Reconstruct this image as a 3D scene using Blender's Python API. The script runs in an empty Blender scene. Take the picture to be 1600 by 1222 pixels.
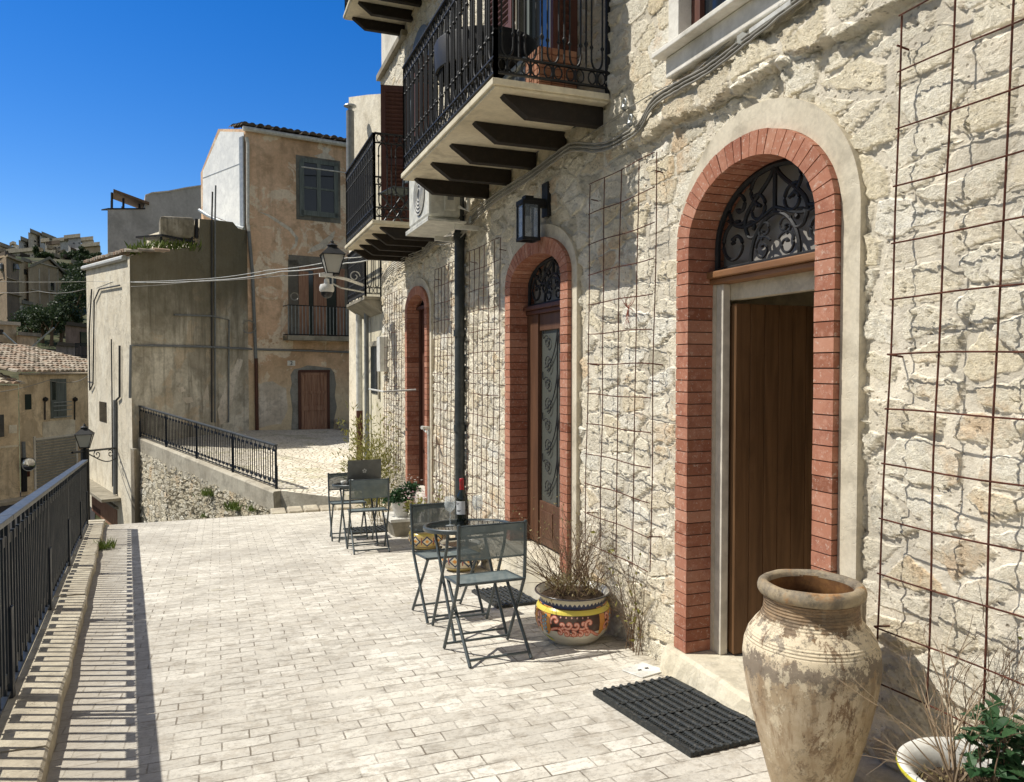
import bpy, bmesh, math, random
import numpy as np
from mathutils import Vector, Matrix, noise as mnoise
random.seed(7)
R_=math.radians
sc=bpy.context.scene
COL=sc.collection

# ------------------------------------------------------------ camera
FPX=1200.0
PITCH=R_(1.7185); YAW=R_(20.966)
_F=Vector((math.sin(YAW)*math.cos(PITCH),math.cos(YAW)*math.cos(PITCH),-math.sin(PITCH)))
_R=Vector((math.cos(YAW),-math.sin(YAW),0)); _U=_R.cross(_F)
def ray(u,v): return _F*FPX+_R*(u-800)-_U*(v-611)
def W(u,v,Z): return ray(u,v)*(Z/FPX)           # a surveyed point: direction and distance ahead of the eye
def onx(u,v,x): r=ray(u,v); return r*(x/r.x)      # on a plane parallel to the stone wall
def ony(u,v,y): r=ray(u,v); return r*(y/r.y)
def G(Y): return -1.7015-0.0726*(Y-3.782)         # terrace level
TILT=math.atan(-0.0726)
cam=bpy.data.cameras.new('camera'); co=bpy.data.objects.new('camera',cam); COL.objects.link(co)
co.location=(0,0,0); co.rotation_euler=(math.pi/2-PITCH,0,-YAW)
cam.lens=27.0; cam.sensor_width=36.0; cam.clip_start=.05; cam.clip_end=5000
sc.camera=co

# ------------------------------------------------------------ light
EL=R_(54.0); AZ=math.atan2(-.914,.407)            # direction to the sun, from +Y towards +X
tosun=Vector((math.sin(AZ)*math.cos(EL),math.cos(AZ)*math.cos(EL),math.sin(EL)))
sl=bpy.data.lights.new('sun','SUN'); so=bpy.data.objects.new('sun',sl); COL.objects.link(so)
sl.energy=5.0; sl.angle=R_(.5); sl.color=(1,.955,.865)
so.rotation_euler=tosun.to_track_quat('Z','Y').to_euler(); so.location=(-20,10,30)
w=bpy.data.worlds.new('World'); sc.world=w; w.use_nodes=True
nt=w.node_tree; nt.nodes.clear()
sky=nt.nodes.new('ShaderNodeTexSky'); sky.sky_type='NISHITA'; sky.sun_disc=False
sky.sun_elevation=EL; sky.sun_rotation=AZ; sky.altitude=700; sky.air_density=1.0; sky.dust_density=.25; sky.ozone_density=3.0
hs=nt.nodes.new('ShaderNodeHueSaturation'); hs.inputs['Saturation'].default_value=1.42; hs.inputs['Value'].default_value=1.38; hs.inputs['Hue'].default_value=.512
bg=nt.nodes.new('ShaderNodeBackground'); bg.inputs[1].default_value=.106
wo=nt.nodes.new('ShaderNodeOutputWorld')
hz=nt.nodes.new('ShaderNodeHueSaturation'); hz.inputs['Saturation'].default_value=.55; hz.inputs['Value'].default_value=.92  # greyer, warmer sky outside the view direction, added to take blue from shadows
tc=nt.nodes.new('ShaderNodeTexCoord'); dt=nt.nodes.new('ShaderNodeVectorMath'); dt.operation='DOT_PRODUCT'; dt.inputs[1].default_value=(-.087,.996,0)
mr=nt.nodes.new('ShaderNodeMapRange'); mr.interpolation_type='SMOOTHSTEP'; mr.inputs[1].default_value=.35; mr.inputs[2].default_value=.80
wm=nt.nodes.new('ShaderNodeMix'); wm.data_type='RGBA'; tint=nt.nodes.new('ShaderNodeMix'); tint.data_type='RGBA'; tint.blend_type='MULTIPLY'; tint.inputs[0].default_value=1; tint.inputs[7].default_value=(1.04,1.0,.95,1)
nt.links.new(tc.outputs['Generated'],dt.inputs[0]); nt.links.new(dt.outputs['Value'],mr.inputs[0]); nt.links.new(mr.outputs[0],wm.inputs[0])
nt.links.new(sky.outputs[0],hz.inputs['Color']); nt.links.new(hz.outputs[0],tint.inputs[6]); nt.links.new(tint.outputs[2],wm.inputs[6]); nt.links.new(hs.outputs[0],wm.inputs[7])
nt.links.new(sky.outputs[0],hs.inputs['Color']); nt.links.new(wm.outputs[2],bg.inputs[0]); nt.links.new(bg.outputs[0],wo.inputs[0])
sc.view_settings.view_transform='Standard'; sc.view_settings.look='None'; sc.view_settings.exposure=0
sc.render.engine='CYCLES'
sc.cycles.max_bounces=8; sc.cycles.diffuse_bounces=5; sc.cycles.transparent_max_bounces=12

# ------------------------------------------------------------ node helper
class N:
    def __init__(s,name,rough=.8,spec=.3,metal=0.0):
        s.m=bpy.data.materials.new(name); s.m.use_nodes=True; s.t=s.m.node_tree
        s.b=s.t.nodes['Principled BSDF']; s.out=s.t.nodes['Material Output']
        s.b.inputs['Roughness'].default_value=rough; s.b.inputs['Specular IOR Level'].default_value=spec
        s.b.inputs['Metallic'].default_value=metal
        s.tc=s.t.nodes.new('ShaderNodeTexCoord')
    def L(s,a,b): s.t.links.new(a,b)
    def put(s,sock,v):
        if hasattr(v,'is_output') or isinstance(v,bpy.types.NodeSocket): s.L(v,sock)
        else:
            if isinstance(v,(tuple,list)) and len(v)==3 and sock.type=='RGBA': v=(*v,1)
            sock.default_value=v
    def obj(s): return s.tc.outputs['Object']
    def map(s,v,scale=(1,1,1),loc=(0,0,0),rot=(0,0,0)):
        n=s.t.nodes.new('ShaderNodeMapping'); s.L(v,n.inputs[0]); n.inputs['Scale'].default_value=scale
        n.inputs['Location'].default_value=loc; n.inputs['Rotation'].default_value=rot; return n.outputs[0]
    def noise(s,v,scale=5,detail=4,rough=.55,dist=0,col=False):
        n=s.t.nodes.new('ShaderNodeTexNoise'); s.L(v,n.inputs['Vector'])
        n.inputs['Scale'].default_value=scale; n.inputs['Detail'].default_value=detail; n.inputs['Roughness'].default_value=rough
        n.inputs['Distortion'].default_value=dist; return n.outputs[1 if col else 0]
    def vor(s,v,scale=1,feature='F1',rand=1,dim='3D'):
        n=s.t.nodes.new('ShaderNodeTexVoronoi'); n.voronoi_dimensions=dim; n.feature=feature; s.L(v,n.inputs['Vector'])
        n.inputs['Scale'].default_value=scale; n.inputs['Randomness'].default_value=rand; return n
    def m1(s,op,a,b=0.0,c=0.0,clamp=False):
        n=s.t.nodes.new('ShaderNodeMath'); n.operation=op; n.use_clamp=clamp
        s.put(n.inputs[0],a); s.put(n.inputs[1],b); s.put(n.inputs[2],c); return n.outputs[0]
    def vm(s,op,a,b):
        n=s.t.nodes.new('ShaderNodeVectorMath'); n.operation=op; s.put(n.inputs[0],a); s.put(n.inputs[1],b); return n.outputs[0]
    def ss(s,x,a,b,lo=0.0,hi=1.0,kind='SMOOTHSTEP'):
        n=s.t.nodes.new('ShaderNodeMapRange'); n.interpolation_type=kind; s.put(n.inputs[0],x)
        s.put(n.inputs[1],a); s.put(n.inputs[2],b); s.put(n.inputs[3],lo); s.put(n.inputs[4],hi); return n.outputs[0]
    def ramp(s,x,stops):
        n=s.t.nodes.new('ShaderNodeValToRGB'); s.L(x,n.inputs[0]); e=n.color_ramp.elements
        while len(e)<len(stops): e.new(.5)
        for q,(p,c) in zip(e,stops): q.position=p; q.color=(*c,1)
        return n.outputs[0]
    def mix(s,f,a,b,mode='MIX'):
        n=s.t.nodes.new('ShaderNodeMix'); n.data_type='RGBA'; n.blend_type=mode
        s.put(n.inputs[0],f); s.put(n.inputs[6],a); s.put(n.inputs[7],b); return n.outputs[2]
    def sep(s,v):
        n=s.t.nodes.new('ShaderNodeSeparateXYZ'); s.L(v,n.inputs[0]); return n.outputs
    def comb(s,x,y,z=0.0):
        n=s.t.nodes.new('ShaderNodeCombineXYZ'); s.put(n.inputs[0],x); s.put(n.inputs[1],y); s.put(n.inputs[2],z); return n.outputs[0]
    def color(s,c): s.put(s.b.inputs['Base Color'],c); return s
    def rough(s,c): s.put(s.b.inputs['Roughness'],c); return s
    def bump(s,h,strength=.5,dist=.01):
        n=s.t.nodes.new('ShaderNodeBump'); n.inputs['Strength'].default_value=strength; n.inputs['Distance'].default_value=dist
        s.L(h,n.inputs['Height']); s.L(n.outputs[0],s.b.inputs['Normal']); return s
    def disp(s,h,scale=1.0):
        n=s.t.nodes.new('ShaderNodeDisplacement'); n.inputs['Midlevel'].default_value=0; n.inputs['Scale'].default_value=scale
        s.L(h,n.inputs['Height']); s.L(n.outputs[0],s.out.inputs['Displacement']); s.m.displacement_method='BOTH'; return s

def paint(name,c,rough=.5,spec=.4,var=.18,scale=9,metal=0,bump=.15,dust=None,dustamt=.3):
    n=N(name,rough,spec,metal); o=n.obj()
    f=n.noise(o,scale,5,.6); col=n.mix(n.ss(f,.3,.75),tuple(x*(1-var) for x in c),tuple(min(1,x*(1+var)) for x in c))
    if dust: col=n.mix(n.m1('MULTIPLY',n.ss(n.noise(o,scale*2.3,6,.7),.45,.7),dustamt),col,dust)
    n.color(col); n.rough(n.ss(f,.2,.8,rough*.8,min(1,rough*1.2)))
    if bump: n.bump(n.noise(o,scale*12,3),bump,.003)
    return n.m

def plaster(name,base,dark,patch=None,damp=None,dampz=None,streak=.35,scale=1.0,bumpd=.012,patchamt=.5,moss=None,lo=.35):
    n=N(name,.92,.15); o=n.obj()
    big=n.noise(o,.55*scale,6,.62,.6); med=n.noise(o,2.4*scale,8,.66,.3); fine=n.noise(o,16*scale,6,.7)
    c=n.mix(n.ss(big,.38,.62),base,dark)
    c=n.mix(n.m1('MULTIPLY',n.ss(med,.46,.66),.62),c,tuple(x*.62 for x in dark))
    if patch: c=n.mix(n.m1('MULTIPLY',n.ss(n.noise(n.map(o,loc=(9,3,5)),1.1*scale,8,.7,.8),.53,.57),patchamt),c,patch)
    st=n.noise(n.map(o,(3.2,3.2,.22)),1.6*scale,6,.7)
    c=n.mix(n.m1('MULTIPLY',n.ss(st,.48,.72),streak),c,tuple(x*.45 for x in dark))
    if damp:
        z=n.sep(o)[2]; zz=n.m1('ADD',z,n.m1('MULTIPLY',n.noise(o,1.3*scale,6,.7),dampz[2]))
        c=n.mix(n.ss(zz,dampz[0],dampz[1],1,0),c,damp)
    if moss:
        z=n.sep(o)[2]; zz=n.m1('ADD',z,n.m1('MULTIPLY',n.noise(n.map(o,(1,1,.5),loc=(3,1,2)),.9,7,.72),3.4))
        c=n.mix(n.m1('MULTIPLY',n.ss(zz,moss[1],moss[2]),.9),c,moss[0])
    c=n.mix(n.ss(fine,.3,.7,.0,.28),c,tuple(x*.5 for x in dark))
    n.color(c)
    cr=n.vor(n.vm('ADD',n.map(o,(.5,.5,.33)),n.vm('MULTIPLY',n.noise(o,2,5,.7,col=True),(.5,.5,.5))),1.0*scale,'DISTANCE_TO_EDGE').outputs[0]
    h=n.m1('ADD',n.m1('MULTIPLY',fine,.5),n.m1('MULTIPLY',med,1.2)); h=n.m1('ADD',h,n.ss(cr,0,.006,-.35,0))
    n.bump(h,.8,bumpd); return n.m

def stonewall(name,sy=3.5,sz=7.4,axis='yz',depth=.0205,mort=(.64,.585,.48),cols=None,ledge=False,dirt=.15,mw=.05):
    n=N(name,.93,.12); o=n.obj(); s=n.sep(o)
    a=s[1] if axis=='yz' else s[0]
    warp=n.noise(o,2.3,3,.6,col=True); ws=n.sep(warp)
    a2=n.m1('ADD',a,n.m1('MULTIPLY',n.m1('SUBTRACT',ws[0],.5),.22)); z2=n.m1('ADD',s[2],n.m1('MULTIPLY',n.m1('SUBTRACT',ws[1],.5),.15))
    v=n.comb(n.m1('MULTIPLY',a2,sy),n.m1('MULTIPLY',z2,sz))
    wf=n.noise(o,9,4,.6,col=True)
    v=n.vm('ADD',v,n.vm('MULTIPLY',n.vm('SUBTRACT',wf,(.5,.5,.5)),(.15,.20,0)))
    de=n.vor(v,1,'DISTANCE_TO_EDGE',.86,'2D').outputs[0]; f1=n.vor(v,1,'F1',.86,'2D')
    cell=n.sep(f1.outputs['Color'])
    width=n.ss(n.noise(o,2.3,5,.65),.38,.68,mw*.25,mw*2.9)
    m=n.ss(de,width,n.m1('ADD',width,.07))
    recess=n.ss(cell[2],.0,.16,.3,1)          # some stones are smeared over with mortar
    m=n.m1('MULTIPLY',m,recess)
    rough=n.noise(o,7,10,.74,.2); rid=n.noise(n.map(o,(1,1,2.2),rot=(.5,0,0)),10,8,.8,.4); fine=n.noise(o,46,8,.75)
    cols=cols or [(.84,.77,.61),(.92,.87,.74),(.86,.77,.58),(.94,.91,.81),(.78,.68,.50)]
    c=n.ramp(cell[0],[(0,cols[0]),(.22,cols[1]),(.4,cols[2]),(.58,cols[3]),(.72,cols[4]),(.86,cols[1]),(1,tuple(x*.72 for x in cols[0]))])
    c=n.mix(n.ss(n.noise(n.map(o,loc=(4,0,0)),1.7,6,.7),.54,.66,0,.55),c,(.72,.47,.25))
    c=n.mix(n.ss(rid,.34,.58,.34,0),c,tuple(x*.62 for x in cols[4]))
    mc=n.mix(n.ss(n.noise(o,3,8,.75),.35,.7),tuple(x*.86 for x in mort),tuple(x*1.36 for x in mort))
    c=n.mix(n.ss(m,.25,.7),mc,c)
    c=n.mix(n.ss(n.noise(n.map(o,loc=(1,7,0)),.9,7,.7),.5,.72,0,dirt),c,(.46,.40,.31))
    # dark pits in the limestone
    def facet(k,lo):
        vv=n.vm('MULTIPLY',n.vm('ADD',v,n.vm('MULTIPLY',n.vm('SUBTRACT',wf,(.5,.5,.5)),(.5,.5,0))),(k,k,1)); q=n.vor(vv,1,'F1',1,'2D'); dd=n.vm('SUBTRACT',vv,q.outputs['Position']); cc=n.vm('SUBTRACT',q.outputs['Color'],(.5,.5,.5))
        d=n.t.nodes.new('ShaderNodeVectorMath'); d.operation='DOT_PRODUCT'; n.L(dd,d.inputs[0]); n.L(cc,d.inputs[1]); return d.outputs['Value']
    fac=n.m1('ADD',n.m1('MULTIPLY',facet(1.9,0),1.3),n.m1('MULTIPLY',facet(5.2,0),.75))
    fac=n.m1('ADD',fac,n.m1('MULTIPLY',facet(13,0),.45))
    pit=n.vor(o,34,'F1',1).outputs[0]
    pm=n.m1('MULTIPLY',n.ss(pit,.12,.30,1,0),n.ss(n.noise(o,5,4),.42,.58))
    c=n.mix(n.ss(n.noise(n.map(o,loc=(6,6,6)),28,9,.8),.52,.66,0,.42),c,(.42,.34,.23))
    c=n.mix(n.m1('MULTIPLY',pm,.6),c,(.16,.13,.10))
    n.color(c)
    h=n.m1('MULTIPLY',m,n.m1('ADD',.60,n.m1('MULTIPLY',cell[1],.70))); h=n.m1('ADD',h,n.m1('MULTIPLY',fac,n.m1('ADD',.12,n.m1('MULTIPLY',m,1.0))))
    h=n.m1('ADD',h,n.m1('MULTIPLY',n.m1('SUBTRACT',rough,.5),n.m1('ADD',.7,n.m1('MULTIPLY',m,1.3))))
    h=n.m1('ADD',h,n.m1('MULTIPLY',n.m1('SUBTRACT',rid,.5),n.m1('ADD',.3,n.m1('MULTIPLY',m,1.35))))
    h=n.m1('ADD',h,n.m1('MULTIPLY',n.m1('SUBTRACT',fine,.5),n.m1('ADD',.20,n.m1('MULTIPLY',m,.62))))
    h=n.m1('SUBTRACT',h,n.m1('MULTIPLY',pm,.35))
    h=n.m1('MULTIPLY',h,depth)
    n.disp(h); return n.m

M={}
M['stone']=stonewall('limestone_rubble',ledge=True)
M['stone_far']=stonewall('rubble_small',4.2,6.5,'xz',.04,mort=(.40,.36,.28),dirt=.35)
M['stone_loose']=stonewall('rubble_loose',7.5,9,'xz',.06,mort=(.26,.23,.17),dirt=.3,mw=.08)
M['band']=plaster('rendered_band',(.74,.67,.53),(.64,.57,.44),streak=.12,scale=3,bumpd=.003)
M['white_plaster']=plaster('white_plaster',(.85,.82,.75),(.76,.71,.60),streak=.15)
M['cream_plaster']=plaster('cream_plaster',(.84,.78,.60),(.70,.63,.46),patch=(.42,.39,.34),patchamt=.5,streak=.3)
M['interior']=paint('interior_paint',(.62,.56,.44),.8,.2)
def brickm():
    n=N('red_brick',.85,.2); o=n.obj()
    g=n.t.nodes.new('ShaderNodeNewGeometry'); r=g.outputs['Random Per Island']
    c=n.ramp(r,[(0,(.25,.095,.055)),(.2,(.40,.17,.105)),(.45,(.46,.21,.135)),(.6,(.33,.13,.08)),(.8,(.50,.25,.165)),(1,(.37,.155,.10))])
    c=n.mix(n.ss(n.noise(o,22,6,.7),.48,.72,0,.5),c,(.60,.34,.25)); c=n.mix(n.ss(n.noise(o,5,6,.75),.46,.66,0,.6),c,(.27,.095,.06))
    c=n.mix(n.ss(n.noise(n.map(o,loc=(3,3,3)),45,6,.8),.56,.64,0,.65),c,(.64,.52,.43))
    n.color(c); n.bump(n.noise(o,70,6,.7),.5,.003); return n.m
M['brick']=brickm()
M['brick_mortar']=paint('brick_joint',(.16,.10,.075),.95,.1)
def woodm(name,c1,c2,plank=None,rough=.55,ax='z'):
    n=N(name,rough,.35); o=n.obj()
    sc_={'z':(14,14,.9),'x':(.9,14,14),'y':(14,.9,14)}[ax]
    g=n.noise(n.map(o,sc_),1.4,8,.65,.8); c=n.mix(n.ss(g,.3,.7),c1,c2)
    c=n.mix(n.ss(n.noise(o,3,5,.7),.5,.8,0,.4),c,tuple(x*.5 for x in c1)); n.color(c); n.bump(g,.3,.002); return n.m
M['wood']=woodm('brown_timber',(.12,.062,.028),(.21,.112,.052)); M['wood_h']=woodm('brown_timber_rail',(.20,.095,.04),(.30,.15,.07),ax='y')
M['wood_dark']=woodm('dark_stained_timber',(.075,.034,.018),(.13,.062,.033)); M['wood_red']=woodm('dark_red_timber',(.07,.026,.016),(.115,.045,.028)); M['wood_old']=woodm('weathered_door_timber',(.24,.12,.075),(.42,.25,.165),rough=.85)
M['wood_shutter']=woodm('shutter_timber',(.10,.042,.03),(.17,.07,.05)); M['wood_grey']=woodm('grey_green_timber',(.10,.12,.115),(.19,.215,.20),rough=.85)
M['white_wood']=paint('white_painted_timber',(.62,.58,.50),.55,.3)
M['iron']=paint('black_iron',(.014,.015,.017),.62,.35,bump=.3,dust=(.05,.045,.04))
M['rail_paint']=paint('blue_black_railing_paint',(.009,.015,.026),.5,.35,dust=(.04,.045,.055),dustamt=.15)
M['rail_top']=paint('worn_railing_cap',(.06,.072,.085),.42,.5,var=.3,dust=(.20,.20,.20),dustamt=.5,scale=14)
M['rust']=paint('rusty_rebar',(.095,.036,.024),.9,.15,var=.4,scale=30)
M['downpipe']=paint('dark_downpipe',(.030,.036,.038),.5,.4,dust=(.11,.11,.10))
M['pipe_white']=paint('white_plastic_pipe',(.62,.62,.58),.5,.4,dust=(.3,.27,.22)); M['pipe_grey']=paint('grey_plastic_pipe',(.20,.21,.21),.55,.4)
M['cable']=paint('grey_cable',(.30,.285,.25),.6,.3); M['cable_dark']=paint('dark_cable',(.06,.06,.06),.6,.3)
M['marble']=plaster('balcony_marble',(.84,.77,.60),(.74,.66,.49),streak=.15,scale=1.4,bumpd=.002)
M['slab_conc']=plaster('slab_concrete',(.42,.38,.30),(.30,.27,.21),scale=1.5)
M['chair_metal']=paint('slate_grey_metal',(.052,.068,.074),.38,.5,dust=(.16,.16,.15),dustamt=.2,scale=20)
M['rubber']=paint('black_rubber',(.022,.026,.027),.6,.35,dust=(.13,.12,.10),dustamt=.45,scale=25)
M['white_pl']=paint('white_enamel',(.74,.73,.68),.4,.4,dust=(.4,.36,.3))
M['ac']=paint('cream_casing',(.66,.65,.58),.5,.4,dust=(.35,.32,.25)); M['ac_dark']=paint('grille_dark',(.10,.10,.10),.5)
M['black_pl']=paint('black_plastic',(.015,.015,.017),.35,.5)
M['soil']=paint('potting_soil',(.07,.048,.032),1,.1,var=.5,scale=40,bump=1)
M['twig']=paint('dry_twig',(.17,.115,.075),.9,.1,var=.3,scale=30); M['twig_pale']=paint('pale_stem',(.36,.27,.18),.9,.1,scale=30)
M['terracotta']=paint('terracotta',(.36,.17,.10),.9,.2,dust=(.45,.36,.27))
M['asphalt']=paint('asphalt',(.045,.045,.048),.9,.2,scale=2)
M['lamp_iron']=M['iron']
M['galv']=paint('galvanised_metal',(.34,.36,.36),.45,.4,metal=.4)
def leafm(name,c,c2,tr=.25):
    n=N(name,.55,.35); g=n.t.nodes.new('ShaderNodeNewGeometry'); f=n.m1('ADD',n.m1('MULTIPLY',g.outputs['Random Per Island'],.7),n.m1('MULTIPLY',n.noise(n.obj(),3,2),.3))
    n.color(n.mix(f,c,c2)); n.b.inputs['Subsurface Weight'].default_value=0
    t=n.t.nodes.new('ShaderNodeBsdfTranslucent'); n.L(n.b.inputs['Base Color'].links[0].from_socket,t.inputs[0])
    mx=n.t.nodes.new('ShaderNodeMixShader'); mx.inputs[0].default_value=tr; n.L(n.b.outputs[0],mx.inputs[1]); n.L(t.outputs[0],mx.inputs[2]); n.L(mx.outputs[0],n.out.inputs[0]); return n.m
M['leaf']=leafm('green_leaf',(.018,.06,.022),(.06,.135,.05)); M['leaf_y']=leafm('yellow_green_leaf',(.16,.17,.035),(.36,.33,.09))
M['leaf_dark']=leafm('evergreen_leaf',(.022,.042,.016),(.07,.10,.04)); M['grass']=leafm('weed_leaf',(.08,.13,.02),(.20,.25,.06))
M['petal']=leafm('pale_petals',(.62,.55,.50),(.75,.70,.62)); M['petal_pink']=leafm('pink_petals',(.45,.22,.28),(.6,.4,.42)); M['leaf_dry']=leafm('dry_leaf',(.22,.17,.07),(.40,.33,.17))
def glassm(name,c,rough=.06,alpha=None):
    n=N(name,rough,.6); n.color(c)
    if alpha is not None:
        t=n.t.nodes.new('ShaderNodeBsdfTransparent'); mx=n.t.nodes.new('ShaderNodeMixShader'); mx.inputs[0].default_value=alpha
        n.L(t.outputs[0],mx.inputs[1]); n.L(n.b.outputs[0],mx.inputs[2]); n.L(mx.outputs[0],n.out.inputs[0])
    return n.m
M['glass_dark']=glassm('window_glass',(.02,.025,.03)); M['glass_grey']=glassm('frosted_glass',(.30,.28,.25),.6); M['glass_door']=glassm('door_glass',(.08,.085,.072),.4)
M['glass_table']=glassm('smoked_glass',(.02,.025,.025),.04,.72); M['glass_clear']=glassm('clear_glass',(.8,.85,.85),.03,.22); M['lamp_glass']=glassm('lamp_glass',(.55,.54,.48),.3,.8)
M['lantern_glass']=glassm('lantern_glass',(.30,.36,.44),.1,.45)
M['bottle']=glassm('bottle_glass',(.008,.012,.008),.08); M['red_cap']=paint('red_capsule',(.35,.012,.018),.35,.5); M['label']=paint('paper_label',(.75,.76,.76),.6,.2)
M['laptop']=paint('laptop_grey',(.14,.145,.14),.4,.5,metal=.5,bump=0); M['logo']=paint('pale_mark',(.6,.6,.58),.5,bump=0)
M['mirror']=paint('mirror_face',(.7,.72,.74),.08,.8,metal=1,bump=0); M['steel']=paint('steel_sheet',(.88,.89,.87),.5,.4,var=.1,dust=(.62,.63,.62),dustamt=.5,scale=3)
M['yellow_glaze']=paint('yellow_glaze',(.62,.56,.03),.3,.5); 
M['tile_roof']=None
def tilem(name,cols):
    n=N(name,.95,.1); g=n.t.nodes.new('ShaderNodeNewGeometry')
    c=n.ramp(g.outputs['Random Per Island'],[(i/(len(cols)-1),k) for i,k in enumerate(cols)]); c=n.mix(n.ss(n.noise(n.obj(),6,6,.7),.45,.7,0,.6),c,(.12,.10,.08)); n.color(c); return n.m
M['tile_roof']=tilem('clay_roof_tiles',[(.34,.24,.17),(.52,.45,.35),(.27,.23,.18),(.60,.53,.43),(.40,.27,.19),(.48,.40,.31)]); M['tile_dark']=tilem('mossy_roof_tiles',[(.09,.075,.06),(.14,.11,.085),(.06,.055,.045)])
def mesh_fabric():
    n=N('woven_sling_fabric',.75,.25); o=n.obj()
    n.color(n.mix(n.ss(n.noise(o,9,4),.3,.7),(.115,.145,.15),(.16,.195,.20)))
    n.bump(n.vor(o,240,'F1',0).outputs[0],.4,.001)
    return n
def sling(name,alpha):
    n=mesh_fabric(); n.m.name=name; t=n.t.nodes.new('ShaderNodeBsdfTransparent'); mx=n.t.nodes.new('ShaderNodeMixShader'); mx.inputs[0].default_value=alpha
    n.L(t.outputs[0],mx.inputs[1]); n.L(n.b.outputs[0],mx.inputs[2]); n.L(mx.outputs[0],n.out.inputs[0]); return n.m
M['sling_back']=sling('open_weave_back',.84); M['sling_seat']=sling('woven_seat',.94)
# paving
def paving():
    n=N('terrace_pavers',.9,.2); o=n.obj()
    wv=n.vm('ADD',o,n.vm('MULTIPLY',n.vm('SUBTRACT',n.noise(o,1.2,3,.6,col=True),(.5,.5,.5)),(.03,.03,0)))
    wv=n.vm('ADD',wv,n.vm('MULTIPLY',n.vm('SUBTRACT',n.noise(o,24,3,.7,col=True),(.5,.5,.5)),(.009,.009,0)))
    br=n.t.nodes.new('ShaderNodeTexBrick'); n.L(wv,br.inputs['Vector']); br.offset=.43; br.offset_frequency=2; br.squash=1
    br.inputs['Scale'].default_value=1; br.inputs['Brick Width'].default_value=.205; br.inputs['Row Height'].default_value=.102
    br.inputs['Mortar Size'].default_value=.0040; br.inputs['Mortar Smooth'].default_value=.35; br.inputs['Bias'].default_value=0
    br.inputs['Color1'].default_value=(0,0,0,1); br.inputs['Color2'].default_value=(1,1,1,1); br.inputs['Mortar'].default_value=(.5,.5,.5,1)
    f=br.outputs['Fac']; id_=n.sep(br.outputs['Color'])[0]
    c=n.ramp(id_,[(0,(.60,.565,.49)),(.3,(.69,.65,.565)),(.6,(.73,.69,.60)),(1,(.81,.77,.68))])
    c=n.mix(n.ss(n.noise(o,.8,7,.7,.5),.40,.64,0,.7),c,(.46,.43,.375))
    c=n.mix(n.ss(n.noise(n.map(o,(1,1.8,1)),5.5,8,.78,.4),.49,.66,0,.7),c,(.27,.24,.195))
    c=n.mix(n.ss(n.noise(n.map(o,loc=(5,5,5)),38,7,.8),.49,.66,0,.6),c,(.27,.24,.20))
    c=n.mix(n.ss(n.noise(n.map(o,loc=(2,5,5)),11,8,.8),.57,.68,0,.5),c,(.80,.77,.69))
    vis=n.ss(n.noise(o,3.3,7,.75),.40,.62,.18,1)
    c=n.mix(n.m1('MULTIPLY',n.ss(n.noise(n.map(o,loc=(1,8,3)),9,8,.8),.50,.60),.45),c,(.40,.35,.28)); c=n.mix(n.m1('MULTIPLY',f,vis),c,(.21,.18,.14))
    sp=n.m1('MULTIPLY',n.ss(n.vor(o,2.6,'F1',1).outputs[0],.02,.045,1,0),1); c=n.mix(n.m1('MULTIPLY',sp,.6),c,(.06,.05,.045))
    c=n.mix(n.ss(n.noise(n.map(o,loc=(8,1,1)),1.6,7,.75),.62,.72,0,.4),c,(.34,.32,.16))
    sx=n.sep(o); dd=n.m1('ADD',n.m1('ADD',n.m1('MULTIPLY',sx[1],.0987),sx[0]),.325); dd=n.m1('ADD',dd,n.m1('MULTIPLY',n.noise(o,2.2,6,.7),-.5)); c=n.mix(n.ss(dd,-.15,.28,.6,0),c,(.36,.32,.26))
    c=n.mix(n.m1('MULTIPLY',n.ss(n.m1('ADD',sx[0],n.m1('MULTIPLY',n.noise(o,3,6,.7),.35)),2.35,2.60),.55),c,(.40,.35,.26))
    n.color(c)
    h=n.m1('SUBTRACT',n.m1('MULTIPLY',n.noise(o,20,8,.75),.8),n.m1('MULTIPLY',f,vis)); h=n.m1('ADD',h,n.m1('MULTIPLY',id_,.5)); n.bump(h,.9,.006); return n.m
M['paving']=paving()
def cobble():
    n=N('cobbled_path',.95,.1); o=n.obj(); v=n.vor(n.map(o,(1,1,0)),7,'DISTANCE_TO_EDGE').outputs[0]
    c=n.mix(n.ss(n.noise(o,1.2,6,.7),.35,.65),(.86,.80,.69),(.72,.66,.55)); c=n.mix(n.ss(n.noise(n.map(o,loc=(3,0,0)),1.0,7,.7),.52,.62,0,.5),c,(.46,.44,.26)); c=n.mix(n.ss(v,0,.10,.55,0),c,(.28,.24,.16)); n.color(c)
    n.bump(n.ss(v,0,.2),.9,.03); return n.m
M['cobble']=cobble()
M['kerb']=plaster('kerb_stone',(.64,.58,.45),(.50,.44,.34),streak=.1,scale=3,bumpd=.012)
M['concrete']=plaster('ramp_concrete',(.62,.57,.46),(.48,.43,.34),scale=1.6,streak=.3)
M['step']=plaster('door_step_stone',(.80,.74,.60),(.70,.63,.48),scale=4,streak=.05,bumpd=.006)

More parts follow.
